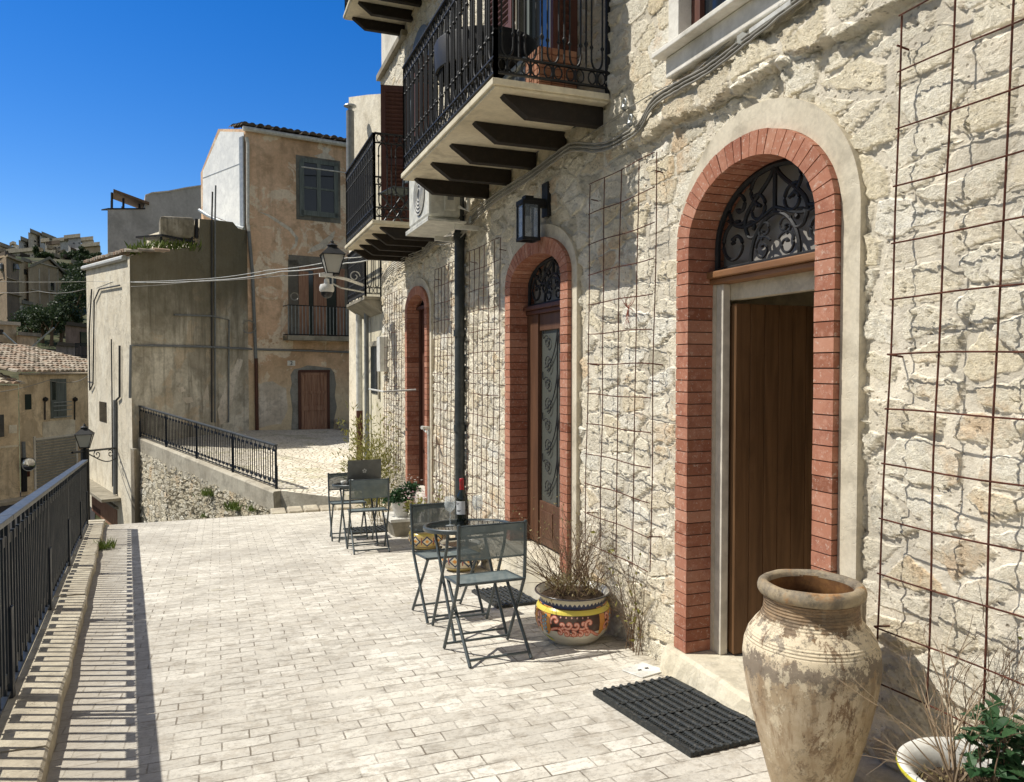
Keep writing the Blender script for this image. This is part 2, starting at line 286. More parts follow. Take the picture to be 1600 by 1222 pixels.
# ------------------------------------------------------------ mesh helper
class MB:
    def __init__(s): s.v=[]; s.f=[]; s.mi=[]; s.cur=0
    def mat(s,i): s.cur=i; return s
    def face(s,pts):
        k=len(s.v); s.v+= [tuple(p) for p in pts]; s.f.append(tuple(range(k,k+len(pts)))); s.mi.append(s.cur)
    def raw(s,vs,fs):
        k=len(s.v); s.v+=[tuple(p) for p in vs]; s.f+=[tuple(i+k for i in f) for f in fs]; s.mi+=[s.cur]*len(fs)
    def hexa(s,p): # 8 points: bottom 4, top 4
        s.raw(p,[(0,3,2,1),(4,5,6,7),(0,1,5,4),(1,2,6,5),(2,3,7,6),(3,0,4,7)])
    def box(s,a,b,mt=None):
        x0,y0,z0=a; x1,y1,z1=b
        p=[(x0,y0,z0),(x1,y0,z0),(x1,y1,z0),(x0,y1,z0),(x0,y0,z1),(x1,y0,z1),(x1,y1,z1),(x0,y1,z1)]
        if mt: p=[mt@Vector(q) for q in p]
        s.hexa(p)
    def tube(s,pts,r,n=8,cap=True,flat=None):
        pts=[Vector(p) for p in pts]; m=len(pts)
        rr=r if isinstance(r,(list,tuple)) else [r]*m
        k=len(s.v); ref=None
        for i,p in enumerate(pts):
            d=(pts[min(i+1,m-1)]-pts[max(i-1,0)])
            if d.length<1e-9: d=Vector((0,0,1))
            d.normalize()
            if ref is None: ref=Vector((0,0,1)) if abs(d.z)<.9 else Vector((1,0,0))
            a=d.cross(ref)
            if a.length<1e-4: a=d.cross(Vector((1,0.1,0)))
            a.normalize(); b=a.cross(d); ref=b.copy() if False else ref
            for j in range(n):
                t=2*math.pi*(j+.5)/n; s.v.append(tuple(p+a*(rr[i]*math.cos(t))+b*(rr[i]*math.sin(t))))
        for i in range(m-1):
            for j in range(n):
                s.f.append((k+i*n+j,k+i*n+(j+1)%n,k+(i+1)*n+(j+1)%n,k+(i+1)*n+j)); s.mi.append(s.cur)
        if cap:
            s.f.append(tuple(k+j for j in range(n))[::-1]); s.mi.append(s.cur); s.f.append(tuple(k+(m-1)*n+j for j in range(n))); s.mi.append(s.cur)
    def lathe(s,prof,c=(0,0,0),n=32,mt=None):
        k=len(s.v); c=Vector(c)
        for (r,z) in prof:
            for j in range(n):
                t=2*math.pi*j/n; p=Vector((r*math.cos(t),r*math.sin(t),z))
                p=(mt@p) if mt else p
                s.v.append(tuple(p+c))
        for i in range(len(prof)-1):
            for j in range(n):
                s.f.append((k+i*n+j,k+i*n+(j+1)%n,k+(i+1)*n+(j+1)%n,k+(i+1)*n+j)); s.mi.append(s.cur)
    def build(s,name,mats,parent=None,smooth=False,sharp=None,bevel=0,weld=False):
        me=bpy.data.meshes.new(name); me.from_pydata(s.v,[],s.f)
        if not isinstance(mats,(list,tuple)): mats=[mats]
        for m_ in mats: me.materials.append(M[m_] if isinstance(m_,str) else m_)
        if len(mats)>1: me.polygons.foreach_set('material_index',s.mi)
        if smooth: me.polygons.foreach_set('use_smooth',[True]*len(me.polygons))
        me.update()
        if weld or True:
            bm=bmesh.new(); bm.from_mesh(me); bmesh.ops.recalc_face_normals(bm,faces=bm.faces); bm.to_mesh(me); bm.free()
        if smooth and sharp: 
            me.set_sharp_from_angle(angle=R_(sharp))
        o=bpy.data.objects.new(name,me); COL.objects.link(o)
        if parent: o.parent=parent
        if bevel:
            b=o.modifiers.new('bevel','BEVEL'); b.width=bevel; b.segments=2; b.limit_method='ANGLE'
        return o
def tag(o,label,cat,group=None,kind=None):
    if label: o['label']=label
    if cat: o['category']=cat
    if group: o['group']=group
    if kind: o['kind']=kind
    return o
def empty(name,loc,rz=0,rx=0,label=None,cat=None,group=None):
    o=bpy.data.objects.new(name,None); COL.objects.link(o); o.location=loc; o.rotation_euler=(rx,0,rz); o.empty_display_size=.1
    return tag(o,label,cat,group)
def root(name,label,cat,group=None): return empty(name,(0,0,0),0,0,label,cat,group)
def copy_tree(o,parent=None):
    c=o.copy(); COL.objects.link(c)
    if parent: c.parent=parent
    for ch in list(o.children): copy_tree(ch,c)
    return c
def struct(o): o['kind']='structure'; return o
def spiral(c,r0,turns,a0,plane,sgn=1,n=26,r1=.008,off=0):
    pts=[]
    for i in range(n+1):
        t=i/n; a=a0+sgn*2*math.pi*turns*t; r=r0*(1-t)**.8+r1
        q=(c[0]+r*math.cos(a),c[1]+r*math.sin(a)); pts.append(plane(*q))
    return pts
def bez(p0,p1,p2,p3,n=14):
    o=[]
    for i in range(n+1):
        t=i/n; u=1-t; o.append(tuple(u**3*a+3*u*u*t*b+3*u*t*t*c+t**3*d for a,b,c,d in zip(p0,p1,p2,p3)))
    return o

# ------------------------------------------------------------ foliage helpers
def leaf(mb,p,d,up,L,Wd,fold=.0):
    d=d.normalized(); s_=d.cross(up)
    if s_.length<1e-3: s_=d.cross(Vector((1,0,0)))
    s_.normalize(); n=s_.cross(d)
    mb.raw([p,p+d*L*.45+s_*Wd*.5+n*fold*L,p+d*L,p+d*L*.45-s_*Wd*.5+n*fold*L],[(0,1,2,3)])
def rv(): 
    while True:
        v=Vector((random.uniform(-1,1),random.uniform(-1,1),random.uniform(-1,1)))
        if .05<v.length<1: return v
def crown(mb,c,rad,n,size,lumps=9,flat=.0):
    c=Vector(c); L=[]
    for i in range(lumps):
        v=rv(); v=v.normalized()*random.uniform(.35,.8); L.append((c+Vector((v.x*rad[0],v.y*rad[1],v.z*rad[2])),random.uniform(.28,.5)))
    for i in range(n):
        lc,lr=random.choice(L); v=rv().normalized()*(random.random()**.4)*lr
        p=lc+Vector((v.x*rad[0],v.y*rad[1],v.z*rad[2])); leaf(mb,p,rv(),rv(),size*random.uniform(.6,1.4),size*random.uniform(.4,.8))
def twigs(mb,base,dirs,length,r,depth=2,n=5,spread=.6,kink=.25,tips=None,droop=0.0):
    for d in dirs:
        p=Vector(base) if not isinstance(base,list) else Vector(random.choice(base)); d=Vector(d).normalized(); seg=length/n; pts=[p.copy()]; rr=[r]
        for i in range(n):
            d=(d+rv()*kink+Vector((0,0,-droop))).normalized(); p=p+d*seg; pts.append(p.copy()); rr.append(r*(1-.75*(i+1)/n))
            if depth>0 and i>=0 and random.random()<.75:
                twigs(mb,p,[d+rv()*spread],length*random.uniform(.35,.6),rr[-1]*.75,depth-1,max(3,n-1),spread,kink,tips,droop)
        mb.tube(pts,rr,4,False)
        if tips is not None: tips.append((pts[-1],d)); tips.append((pts[len(pts)//2],d))

# ============================================================ STONE HOUSE
XW=2.41
house=root('stone_house','long rubble limestone house with brick arched doors and iron balconies on the right','house')
DOORS=[dict(yc=3.025,a=.575,zb=-1.54,zs=.640,b=.464,w=.112,zt=.512),
       dict(yc=5.637,a=.642,zb=-1.49,zs=.690,b=.330,w=.125,zt=.520),
       dict(yc=9.525,a=.575,zb=-1.61,zs=.720,b=.310,w=.110,zt=.80)]
def spaced(a,b,f):
    o=[a]
    while o[-1]<b: o.append(o[-1]+f(o[-1]))
    return o
def grid_wall(ys,zs,hole,x,name,mat,parent):
    ny,nz=len(ys),len(zs); Y,Z=np.meshgrid(np.array(ys),np.array(zs),indexing='ij')
    X=np.full_like(Y,x)
    zl=np.array([1.355+.030*mnoise.noise(Vector((y*2.3,7,0)))+.012*mnoise.noise(Vector((y*9,3,0)))+.005*mnoise.noise(Vector((y*30,1,0))) for y in ys])[:,None]
    amp=np.array([.060+.022*mnoise.noise(Vector((y*3.1,2,5))) for y in ys])[:,None]
    X=X-amp*np.clip((Z-zl)/.012,0,1)*np.clip((1.66-Z)/.24,0,1)*np.clip((4.35-Y)/.3,0,1)
    V=np.stack([X,Y,Z],-1).reshape(-1,3)
    i,j=np.meshgrid(np.arange(ny-1),np.arange(nz-1),indexing='ij'); i=i.ravel(); j=j.ravel()
    yc=(np.array(ys)[i]+np.array(ys)[i+1])/2; zc=(np.array(zs)[j]+np.array(zs)[j+1])/2
    keep=~hole(yc,zc); i=i[keep]; j=j[keep]
    F=np.stack([i*nz+j,i*nz+j+1,(i+1)*nz+j+1,(i+1)*nz+j],-1)   # normal towards -X
    me=bpy.data.meshes.new(name); me.vertices.add(len(V)); me.vertices.foreach_set('co',V.ravel())
    me.loops.add(F.size); me.loops.foreach_set('vertex_index',F.ravel()); me.polygons.add(len(F))
    me.polygons.foreach_set('loop_start',np.arange(len(F))*4); me.update(calc_edges=True); me.validate()
    me.polygons.foreach_set('use_smooth',[True]*len(me.polygons))
    me.materials.append(M[mat]); o=bpy.data.objects.new(name,me); COL.objects.link(o); o.parent=parent; return o
WINB=(4.98,6.12,1.72,4.0)      # french window behind the big balcony
WINT=(2.55,3.62,1.74,2.9)      # window over the near door
WINF=(8.9,9.9,1.62,3.7)
def hole(y,z):
    h=np.zeros(y.shape,bool)
    for d in DOORS:
        dy=np.abs(y-d['yc']); a=d['a']-.02
        h|=(dy<a)&(z>d['zb']-.02)&(z<=d['zs']); h|=((dy/a)**2+((z-d['zs'])/(d['b']-.02))**2<1)&(z>d['zs'])
    for q in (WINB,WINT,WINF): h|=(y>q[0])&(y<q[1])&(z>q[2])&(z<q[3])
    h|=(y>10.15)&(z>4.46)
    h|=z<(G(y)-.12)
    return h
ys=spaced(-2.5,1.2,lambda y:.06)[:-1]+spaced(1.2,11.87,lambda y:max(.0105,.0038*y)); ys[-1]=11.87
zs=spaced(-2.5,2.4,lambda z:.0128)+spaced(2.42,7.2,lambda z:.045)
wall=grid_wall(ys,zs,hole,XW,'wall','stone',house)
mb=MB(); mb.box((2.44,11.84,-2.6),(6.5,11.868,4.4)); mb.box((2.44,-2.6,-2.6),(6.5,-2.55,7.2)); mb.box((6.45,-2.5,-2.6),(6.5,11.8,7.2))
mb.build('back_wall','slab_conc',house)
mb=MB(); mb.box((2.36,-2.6,7.2),(6.55,10.2,7.32)); mb.box((2.43,10.2,4.47),(6.5,11.9,4.52)); mb.build('roof','slab_conc',house)
mb=MB(); mb.box((2.40,10.15,4.52),(2.55,11.86,7.3)); mb.box((2.55,11.7,4.52),(6.5,11.86,7.3)); mb.build('upper_wall','white_plaster',house)
mb=MB(); mb.box((2.33,10.18,4.42),(2.62,11.93,4.5)); mb.build('coping','slab_conc',house)

def arch_strip(mb,d,o0,o1,x0,x1,n,a0=0.0,a1=math.pi,zc=None):
    """solid between two ellipses offset o0 and o1 from the outer brick line"""
    for k in range(n):
        t0=a0+(a1-a0)*k/n; t1=a0+(a1-a0)*(k+1)/n; q=[]
        for x in (x0,x1):
            for (o,t) in ((o0,t0),(o1,t0),(o1,t1),(o0,t1)):
                q.append((x,d['yc']+(d['a']+o)*math.cos(t),d['zs']+(d['b']+o)*math.sin(t)))
        mb.hexa(q)
def doorway(d,top_extra=.135,side=.10):
    yc,a,zb,zs_,b,w=d['yc'],d['a'],d['zb'],d['zs'],d['b'],d['w']
    mb=MB(); n=int((zs_-zb)/.0635); h=(zs_-zb)/n
    for sgn in (-1,1):
        for k in range(n):
            j=random.uniform(-.0015,.0015); y0,y1=yc+sgn*a,yc+sgn*(a-w); g=.0028
            mb.box((2.338+j,min(y0,y1)+random.uniform(-.001,.001),zb+k*h+g),(2.60,max(y0,y1)+random.uniform(-.001,.001),zb+(k+1)*h-g))
    # voussoirs, evenly spaced along the curve
    T=np.linspace(0,math.pi,400); L=np.concatenate([[0],np.cumsum(np.hypot(np.diff(a*np.cos(T)),np.diff(b*np.sin(T))))])
    nv=int(L[-1]/.0645); ts=[float(np.interp(L[-1]*k/nv,L,T)) for k in range(nv+1)]
    for k in range(nv):
        e=.0030/math.hypot(a*math.sin(ts[k]),b*math.cos(ts[k])+1e-6); t0,t1=ts[k]+e,ts[k+1]-e; q=[]; j=random.uniform(-.0015,.0015); je=random.uniform(-.002,.002)
        for x in (2.338+j,2.60):
            for (o,t) in ((0+je,t0),(-w,t0),(-w,t1),(je,t1)):
                q.append((x,yc+(a+o)*math.cos(t),zs_+(b+o)*math.sin(t)))
        mb.hexa(q)
    dw=mb.build('doorway','brick',house)
    mb=MB()
    for sgn in (-1,1):
        y0,y1=yc+sgn*(a-.004),yc+sgn*(a-w+.005); mb.box((2.344,min(y0,y1),zb),(2.61,max(y0,y1),zs_))
    arch_strip(mb,d,-.004,-w+.005,2.344,2.61,48); mb.build('mortar','brick_mortar',dw)
    mb=MB()
    zg=G(yc)-.05
    for sgn in (-1,1):
        y0,y1=yc+sgn*(a+.001),yc+sgn*(a+(side if sgn<0 else .035)); mb.box((2.370,min(y0,y1),zg),(2.46,max(y0,y1),zs_))
    q=dict(d); n=60
    for k in range(n):
        t0=math.pi*k/n; t1=math.pi*(k+1)/n; pp=[]
        for x in (2.370,2.46):
            for (o,t) in ((0,t0),(1,t0),(1,t1),(0,t1)):
                oy=(a+.001) if o==0 else a+side*(1-.65*max(0,math.cos(t))**.7); oz=(b+.001) if o==0 else b+top_extra
                pp.append((x,yc+oy*math.cos(t),zs_+oz*math.sin(t)))
        mb.hexa(pp)
    mb.build('plaster_band','band',dw)
    return dw
dws=[doorway(DOORS[0],.135,.10),doorway(DOORS[1],.10,.085),doorway(DOORS[2],.10,.08)]

def halfcircle_pane(d,x,name,mat,parent,z0):
    a=d['a']-d['w']+.03; b=d['b']-d['w']+.03; mb=MB(); pts=[(x,d['yc']+a*math.cos(math.pi*k/24),d['zs']+b*math.sin(math.pi*k/24)) for k in range(25)]
    pts=[(x,d['yc']+a,z0)]+pts+[(x,d['yc']-a,z0)]; c=(x,d['yc'],z0)
    for p,q in zip(pts,pts[1:]): mb.face([c,p,q])
    return mb.build(name,mat,parent)
def grille(d,x,parent,full=True):
    a=d['a']-d['w']; b=d['b']-d['w']; yc=d['yc']; z0=d['zt']; H=d['zs']+b-z0
    pl=lambda y,z:(x,yc+y,z0+z); mb=MB(); r=.0085
    for s in (-1,1):
        P=lambda y,z:pl(s*y,z)
        S=lambda c,r0,t,a0,sg,rr=r:mb.tube(spiral(c,r0,t,a0,P,sg,28,.012),[rr+.004*(1 if k>24 else 0) for k in range(29)],6)
        # outer C scrolls, low corner scroll, upper scroll, inner pair
        S((.30*a/.46,.13),.105,1.25,1.9,-1,.010); S((.27*a/.46,.33*H/.5),.085,1.2,-2.2,1,.010); S((.13,.29*H/.5),.062,1.2,1.2,1,.009)
        S((.085,.075),.052,1.3,2.6,-1,.007); S((.07,.165),.035,1.2,-1.2,1,.007); S((.17,.20*H/.5),.05,1.1,3.0,1,.009)
        mb.tube(bez(P(0,H-.01),P(.04,H*.72),P(.30,H*.62),P(.20,.16)),.011,6); mb.tube(bez(P(0,H*.55),P(.10,H*.5),P(.20,H*.30),P(.36,.26)),.009,6)
        mb.tube(bez(P(.17,.0),P(.19,.12),P(.10,.23),P(0,.235)),.011,6); mb.tube(bez(P(.02,H),P(.18,H*.96),P(.24,H*.74),P(.10,H*.60)),.010,6)
    mb.tube([pl(0,.23),pl(0,H+.02)],.012,6); mb.tube([pl(-a,.012),pl(a,.012)],.012,6)
    arc=[pl(a*.97*math.cos(math.pi*k/28),d['zs']-z0+(b-.015)*math.sin(math.pi*k/28)) for k in range(29)]; mb.tube([pl(a*.97,0)]+arc+[pl(-a*.97,0)],.016,6)
    return mb.build('fanlight_grille','iron',parent,True,50)
for d,dw in zip(DOORS,dws):
    halfcircle_pane(d,2.565,'fanlight_pane','glass_grey',dw,d['zt']); grille(d,2.515,dw)
# --- near door: open, plank leaf folded back into the room
d=DOORS[0]; dw=dws[0]; yl,yr=d['yc']+d['a']-d['w'],d['yc']-d['a']+d['w']
mb=MB(); mb.box((2.455,yr-.02,.475),(2.60,yl+.02,.512)); mb.box((2.475,yr-.02,.445),(2.60,yl+.02,.475)); mb.build('transom','wood_h',dw,bevel=.006)
mb=MB(); mb.box((2.50,yl-.085,-1.54),(2.545,yl+.01,.445)); mb.build('door_frame','white_wood',dw,bevel=.004)
mb=MB(); mb.box((2.495,yl-.028,-1.54),(2.499,yl+.01,.445)); mb.box((2.546,yr-.01,.36),(2.60,yl-.002,.444)); mb.box((2.50,yr-.01,-1.54),(2.60,yr+.03,.36)); mb.build('door_lining','band',dw)
mb=MB(); npl=9; L=.84
for k in range(npl):
    x0=2.556+L*k/npl; mb.box((x0+.0025,yl-.12,-1.53),(x0+L/npl-.0025,yl-.078,.34))
mb.box((2.556,yl-.115,-1.525),(2.556+L,yl-.085,.335)); mb.box((2.56,yl-.078,-1.52),(3.38,yl-.06,.33))
mb.build('door_leaf','wood',dw,bevel=.002)
mb=MB()
for q in (((2.66,1.7,-1.56),(5.2,4.3,-1.545)),((2.66,1.7,.60),(5.2,4.3,.65)),((5.2,1.7,-1.55),(5.25,4.3,.65)),((2.66,1.65,-1.55),(5.2,1.7,.65)),((2.66,4.3,-1.55),(5.2,4.35,.65)),
          ((2.62,3.62,-1.55),(2.66,4.3,.65)),((2.62,1.7,-1.55),(2.66,2.44,.65)),((2.62,2.44,.45),(2.66,3.62,.65))): mb.box(*q)
mb.build('room','interior',house)
# --- middle door: closed, glazed with scrollwork
d=DOORS[1]; dw=dws[1]; yl,yr=d['yc']+d['a']-d['w'],d['yc']-d['a']+d['w']
mb=MB(); mb.box((2.46,yr-.02,.485),(2.60,yl+.02,.52)); mb.box((2.485,yr-.02,.45),(2.60,yl+.02,.485)); mb.build('transom','wood_red',dw,bevel=.006)
lf=MB(); lf.box((2.50,5.92,-1.47),(2.55,yl+.01,.45)); lf.box((2.515,yr-.01,-1.47),(2.56,5.24,.45)); lf.box((2.515,5.24,.31),(2.56,5.92,.45)); lf.box((2.515,5.24,-1.47),(2.56,5.92,-1.11))
lf.box((2.508,5.30,-1.40),(2.516,5.60,-1.18)); lf.box((2.508,5.64,-1.40),(2.516,5.87,-1.18))
leaf2=lf.build('door_leaf','wood_dark',dw,bevel=.004)
mb=MB(); mb.box((2.535,5.24,-1.11),(2.541,5.92,.31)); mb.build('pane','glass_door',leaf2)
mb=MB(); pl=lambda y,z:(2.520,y,z)
for k in range(4):
    z0=-1.05+k*.34
    for s,yy in ((1,5.28),(-1,5.86)):
        P=lambda y,z,yy=yy,s=s:pl(yy+s*y,z)
        mb.tube(spiral((.10,z0+.07),.065,1.3,-1.4,P,1,22,.01),.0042,6); mb.tube(spiral((.09,z0+.24),.045,1.2,1.8,P,-1,22,.01),.0042,6)
        mb.tube(bez(P(.04,z0+.03),P(.20,z0+.06),P(.27,z0+.20),P(.29,z0+.36)),.0042,6); mb.tube(bez(P(.11,z0+.285),P(.02,z0+.33),P(.0,z0+.2),P(.0,z0+.34)),.0042,6)
    pass
mb.tube([pl(5.57,-1.11),pl(5.57,.31)],.006,6); mb.build('scroll_grille','iron',leaf2,True,50)
mb=MB(); mb.box((2.30,5.02,G(5.0)-.2),(2.62,6.26,-1.49)); mb.build('doorstep','step',dw,bevel=.012)
# --- far door: closed dark red timber
d=DOORS[2]; dw=dws[2]; yl,yr=d['yc']+d['a']-d['w'],d['yc']-d['a']+d['w']
mb=MB(); mb.box((2.46,yr-.02,.76),(2.60,yl+.02,.80)); mb.build('transom','wood_red',dw)
mb=MB(); mb.box((2.53,yr-.01,-1.55),(2.57,yl+.01,.76)); mb.box((2.50,yr-.01,-1.55),(2.53,yr+.07,.76)); mb.box((2.50,yl-.07,-1.55),(2.53,yl+.01,.76)); mb.box((2.515,9.5,-1.55),(2.53,9.56,.76)); mb.build('door_leaf','wood_red',dw,bevel=.003)
mb=MB(); mb.box((2.31,8.97,G(8.9)-.2),(2.60,10.08,-1.56)); mb.build('doorstep','white_plaster',dw,bevel=.01)
# near doorstep: a thick worn slab with a rough mortar flank
mb=MB(); nx=10
yy=[1.75+i*(3.66-1.75)/40 for i in range(41)]
prof=[]
for i,y in enumerate(yy):
    e=random.uniform(-.006,.006); xf=2.29+.03*(y-2.9)/.8+e
    prof.append([(2.62,y,-1.54),(xf+.02,y,-1.541+random.uniform(-.002,.001)),(xf,y,-1.556),(xf-.02+random.uniform(-.008,.008),y,-1.61),(xf-.05+random.uniform(-.012,.012),y,G(y)-.06)])
for i in range(40):
    for j in range(4): mb.face([prof[i][j],prof[i+1][j],prof[i+1][j+1],prof[i][j+1]])
mb.face([p for p in prof[-1]]+[(2.62,3.66,G(3.66)-.06)])
mb.face([p for p in prof[0]]+[(2.62,1.75,-1.72)])
mb.build('doorstep','step',dws[0])

# window over the near door, marble surround
wn=MB(); wn.box((2.34,2.47,1.74),(2.50,2.56,3.0)); wn.box((2.34,3.60,1.74),(2.50,3.70,3.0)); wn.box((2.335,2.47,2.9),(2.50,3.70,3.02))
wnd=wn.build('window','white_plaster',house,bevel=.004)
mb=MB(); mb.box((2.27,2.42,1.715),(2.50,3.76,1.745)); mb.box((2.335,2.46,1.60),(2.46,3.715,1.712)); mb.build('sill','white_plaster',wnd,bevel=.006)
mb=MB(); mb.box((2.42,2.56,1.745),(2.47,2.64,2.9)); mb.box((2.42,3.52,1.745),(2.47,3.60,2.9)); mb.box((2.42,2.64,1.745),(2.47,3.52,1.82)); mb.box((2.42,3.05,1.82),(2.47,3.11,2.9)); mb.build('frame','wood_shutter',wnd,bevel=.004)
mb=MB(); mb.box((2.450,2.64,1.82),(2.456,3.52,2.9)); mb.build('pane','glass_dark',wnd)

def louvre(mb,p0,dx,dy,z0,z1,th=.035,pitch=.052):
    """shutter leaf in a vertical plane from p0 along (dx,dy)"""
    L=math.hypot(dx,dy); ang=math.atan2(dy,dx); mt=Matrix.Translation((p0[0],p0[1],0))@Matrix.Rotation(ang,4,'Z')
    for a,b in (((0,-th/2,z0),(.06,th/2,z1)),((L-.06,-th/2,z0),(L,th/2,z1)),((.06,-th/2,z0),(L-.06,th/2,z0+.08)),((.06,-th/2,z1-.08),(L-.06,th/2,z1)),((.06,-th/2,(z0+z1)/2-.04),(L-.06,th/2,(z0+z1)/2+.04))): mb.box(a,b,mt)
    z=z0+.09
    while z<z1-.1:
        mb.raw([mt@Vector(q) for q in ((.06,-th*.5,z),(L-.06,-th*.5,z),(L-.06,th*.5,z+pitch*.8),(.06,th*.5,z+pitch*.8),(.06,-th*.5,z+.008),(L-.06,-th*.5,z+.008),(L-.06,th*.5,z+pitch*.8+.008),(.06,th*.5,z+pitch*.8+.008))],[(0,1,2,3),(4,5,6,7),(0,1,5,4),(3,2,6,7)]); z+=pitch
def french(yA,yB,z0,z1,mat,n=1):
    f=MB(); f.box((2.46,yA-.02,z0),(2.52,yA+.08,z1)); f.box((2.46,yB-.08,z0),(2.52,yB+.02,z1)); f.box((2.46,yA+.08,z1-.1),(2.52,yB-.08,z1)); ym=(yA+yB)/2
    f.box((2.46,ym-.05,z0),(2.52,ym+.05,z1-.1)); f.box((2.465,yA+.08,z0),(2.515,yB-.08,z0+.25)); o=f.build('balcony_door',mat,house,bevel=.004)
    g=MB(); g.box((2.485,yA+.08,z0+.25),(2.491,yB-.08,z1-.1)); g.build('pane','glass_dark',o); 
    rv_=MB(); rv_.box((2.38,yA-.03,z0),(2.53,yA-.005,z1)); rv_.box((2.38,yB+.005,z0),(2.53,yB+.03,z1)); rv_.box((2.38,yA-.03,z1),(2.53,yB+.03,z1+.03)); rv_.build('reveal','slab_conc',o); return o
fd=french(5.0,6.1,1.72,4.0,'wood_grey')
for (x,y,dx,dy) in ((2.37,4.93,-.20,-.03),(2.37,6.16,-.04,.52)):
    m_=MB(); louvre(m_,(x,y),dx,dy,1.84,3.98); m_.build('shutter','wood_shutter',fd)
fd2=french(8.92,9.88,1.62,3.7,'wood_shutter')
for (x,y,dx,dy) in ((2.37,8.88,-.20,-.06),(2.37,9.92,-.36,.08)):
    m_=MB(); louvre(m_,(x,y),dx,dy,1.70,3.66); m_.build('shutter','wood_shutter',fd2)
# arched grey blind panel over the far shutters
mb=MB(); c=(2.375,9.4,3.7); pts=[(2.375,9.4+.56*math.cos(math.pi*k/16),3.7+.50*math.sin(math.pi*k/16)) for k in range(17)]
for p,q in zip(pts,pts[1:]): mb.face([c,p,q])
mb.box((2.37,8.84,3.1),(2.395,9.96,3.7)); mb.build('blind_window',paint('grey_panel',(.16,.19,.23),.7,.2),house)

def flat(mb,P,Q,wd,ht):
    """flat bar between P and Q, wd across (horizontal), ht vertical"""
    P=Vector(P); Q=Vector(Q); d=(Q-P).normalized(); s_=Vector((-d.y,d.x,0)); 
    if s_.length<1e-4: s_=Vector((1,0,0))
    s_.normalize(); u=Vector((0,0,1)) if abs(d.z)<.9 else Vector((0,1,0)).cross(s_)
    if abs(d.z)>=.9: s_=Vector((1,0,0)); u=Vector((0,1,0))
    a=s_*wd/2; b=u*ht/2
    mb.hexa([P-a-b,P+a-b,Q+a-b,Q-a-b,P-a+b,P+a+b,Q+a+b,Q-a+b])
def ornate(mb,A,B,h,pitch=.15,uh=.16):
    A=Vector(A); B=Vector(B); L=(B-A).length; d=(B-A).normalized(); P=lambda t,z:tuple(A+d*t+Vector((0,0,z)))
    flat(mb,P(0,h),P(L,h),.045,.014)
    for z in (h-.10,.045,.145): flat(mb,P(0,z),P(L,z),.022,.012)
    for t in (0,L): flat(mb,P(t,0),P(t,h+.0),.024,.024)
    n=max(2,round(L/pitch)); p=L/n
    for k in range(n):
        t0=p*k; tc=t0+p/2; hw=p*.25
        for s in (-1,1):
            mb.tube([P(tc+s*hw,.145+uh*.45),P(tc+s*hw,h-.10-uh*.45)],.0065,6,False)
            for zz in (.145+uh*.9,h-.10-uh*.9): mb.tube([P(tc+s*hw,zz-.012),P(tc+s*hw,zz),P(tc+s*hw,zz+.012)],[.008,.014,.008],6)
        for z0,sg in ((.145+uh*.45,-1),(h-.10-uh*.45,1)):
            mb.tube([P(tc+hw*math.cos(math.pi*j/8),z0+sg*uh*.42*math.sin(math.pi*j/8)) for j in range(9)],.0075,6,False)
        mb.tube([P(t0,.145),P(t0,h-.10)],.0075,6,False); mb.tube([P(t0,h*.32-.02),P(t0,h*.32),P(t0,h*.32+.02)],[.008,.016,.008],6)
        for zc in (.095,h-.05):
            for q in (.28,.72):
                mb.tube([P(t0+p*q+.027*math.cos(2*math.pi*j/10),zc+.040*math.sin(2*math.pi*j/10)) for j in range(11)],.0055,5,False)
            mb.tube([P(t0+p*.5,zc-.045),P(t0+p*.5,zc),P(t0+p*.5,zc+.045)],[.004,.012,.004],5)
def balcony(x0,y0,y1,zt,th,beams,drop,h=.95,rail=True,x1=2.395,mat='marble',parent=house,bw=.075,sides=(True,True)):
    mb=MB(); mb.box((x0,y0,zt-th),(x1,y1,zt)); mb.box((x0+.015,y0+.015,zt-th-.018),(x1,y1-.015,zt-th))
    b=mb.build('balcony',mat,parent,bevel=.005)
    for y in beams:
        m_=MB(); zz=zt-th-.02; pr=[(x1,zz),(x0+.10,zz),(x0+.12,zz-.022),(x0+.27,zz-drop),(x1,zz-drop)]
        k=[(p[0],y-bw/2,p[1]) for p in pr]+[(p[0],y+bw/2,p[1]) for p in pr]; nn=len(pr)
        m_.raw(k,[tuple(range(nn)),tuple(range(nn,2*nn))[::-1]]+[(i,(i+1)%nn,(i+1)%nn+nn,i+nn) for i in range(nn)])
        m_.build('bracket',M['beam'],b,bevel=.004)
    if rail:
        m_=MB(); e=.03; ornate(m_,(x0+e,y0+e,zt),(x0+e,y1-e,zt),h)
        if sides[0]: ornate(m_,(x0+e,y0+e,zt),(x1,y0+e,zt),h,.17)
        if sides[1]: ornate(m_,(x0+e,y1-e,zt),(x1,y1-e,zt),h,.17)
        m_.build('railing','iron',b,True,40)
    return b
M['beam']=paint('blackened_beam',(.022,.017,.013),.75,.3,dust=(.06,.045,.03))
b1=balcony(1.59,4.48,7.0,1.78,.042,[4.60,5.17,5.74,6.31,6.88],.125)
b2=balcony(1.60,8.45,10.42,1.625,.04,[8.55,8.99,9.43,9.87,10.31],.12)
b3=balcony(1.60,8.3,10.42,4.66,.04,[8.4,8.9,9.4,9.85,10.31],.13)
b3n=balcony(1.60,4.40,7.1,4.66,.04,[4.6,5.2,5.8,6.4,6.98],.13)
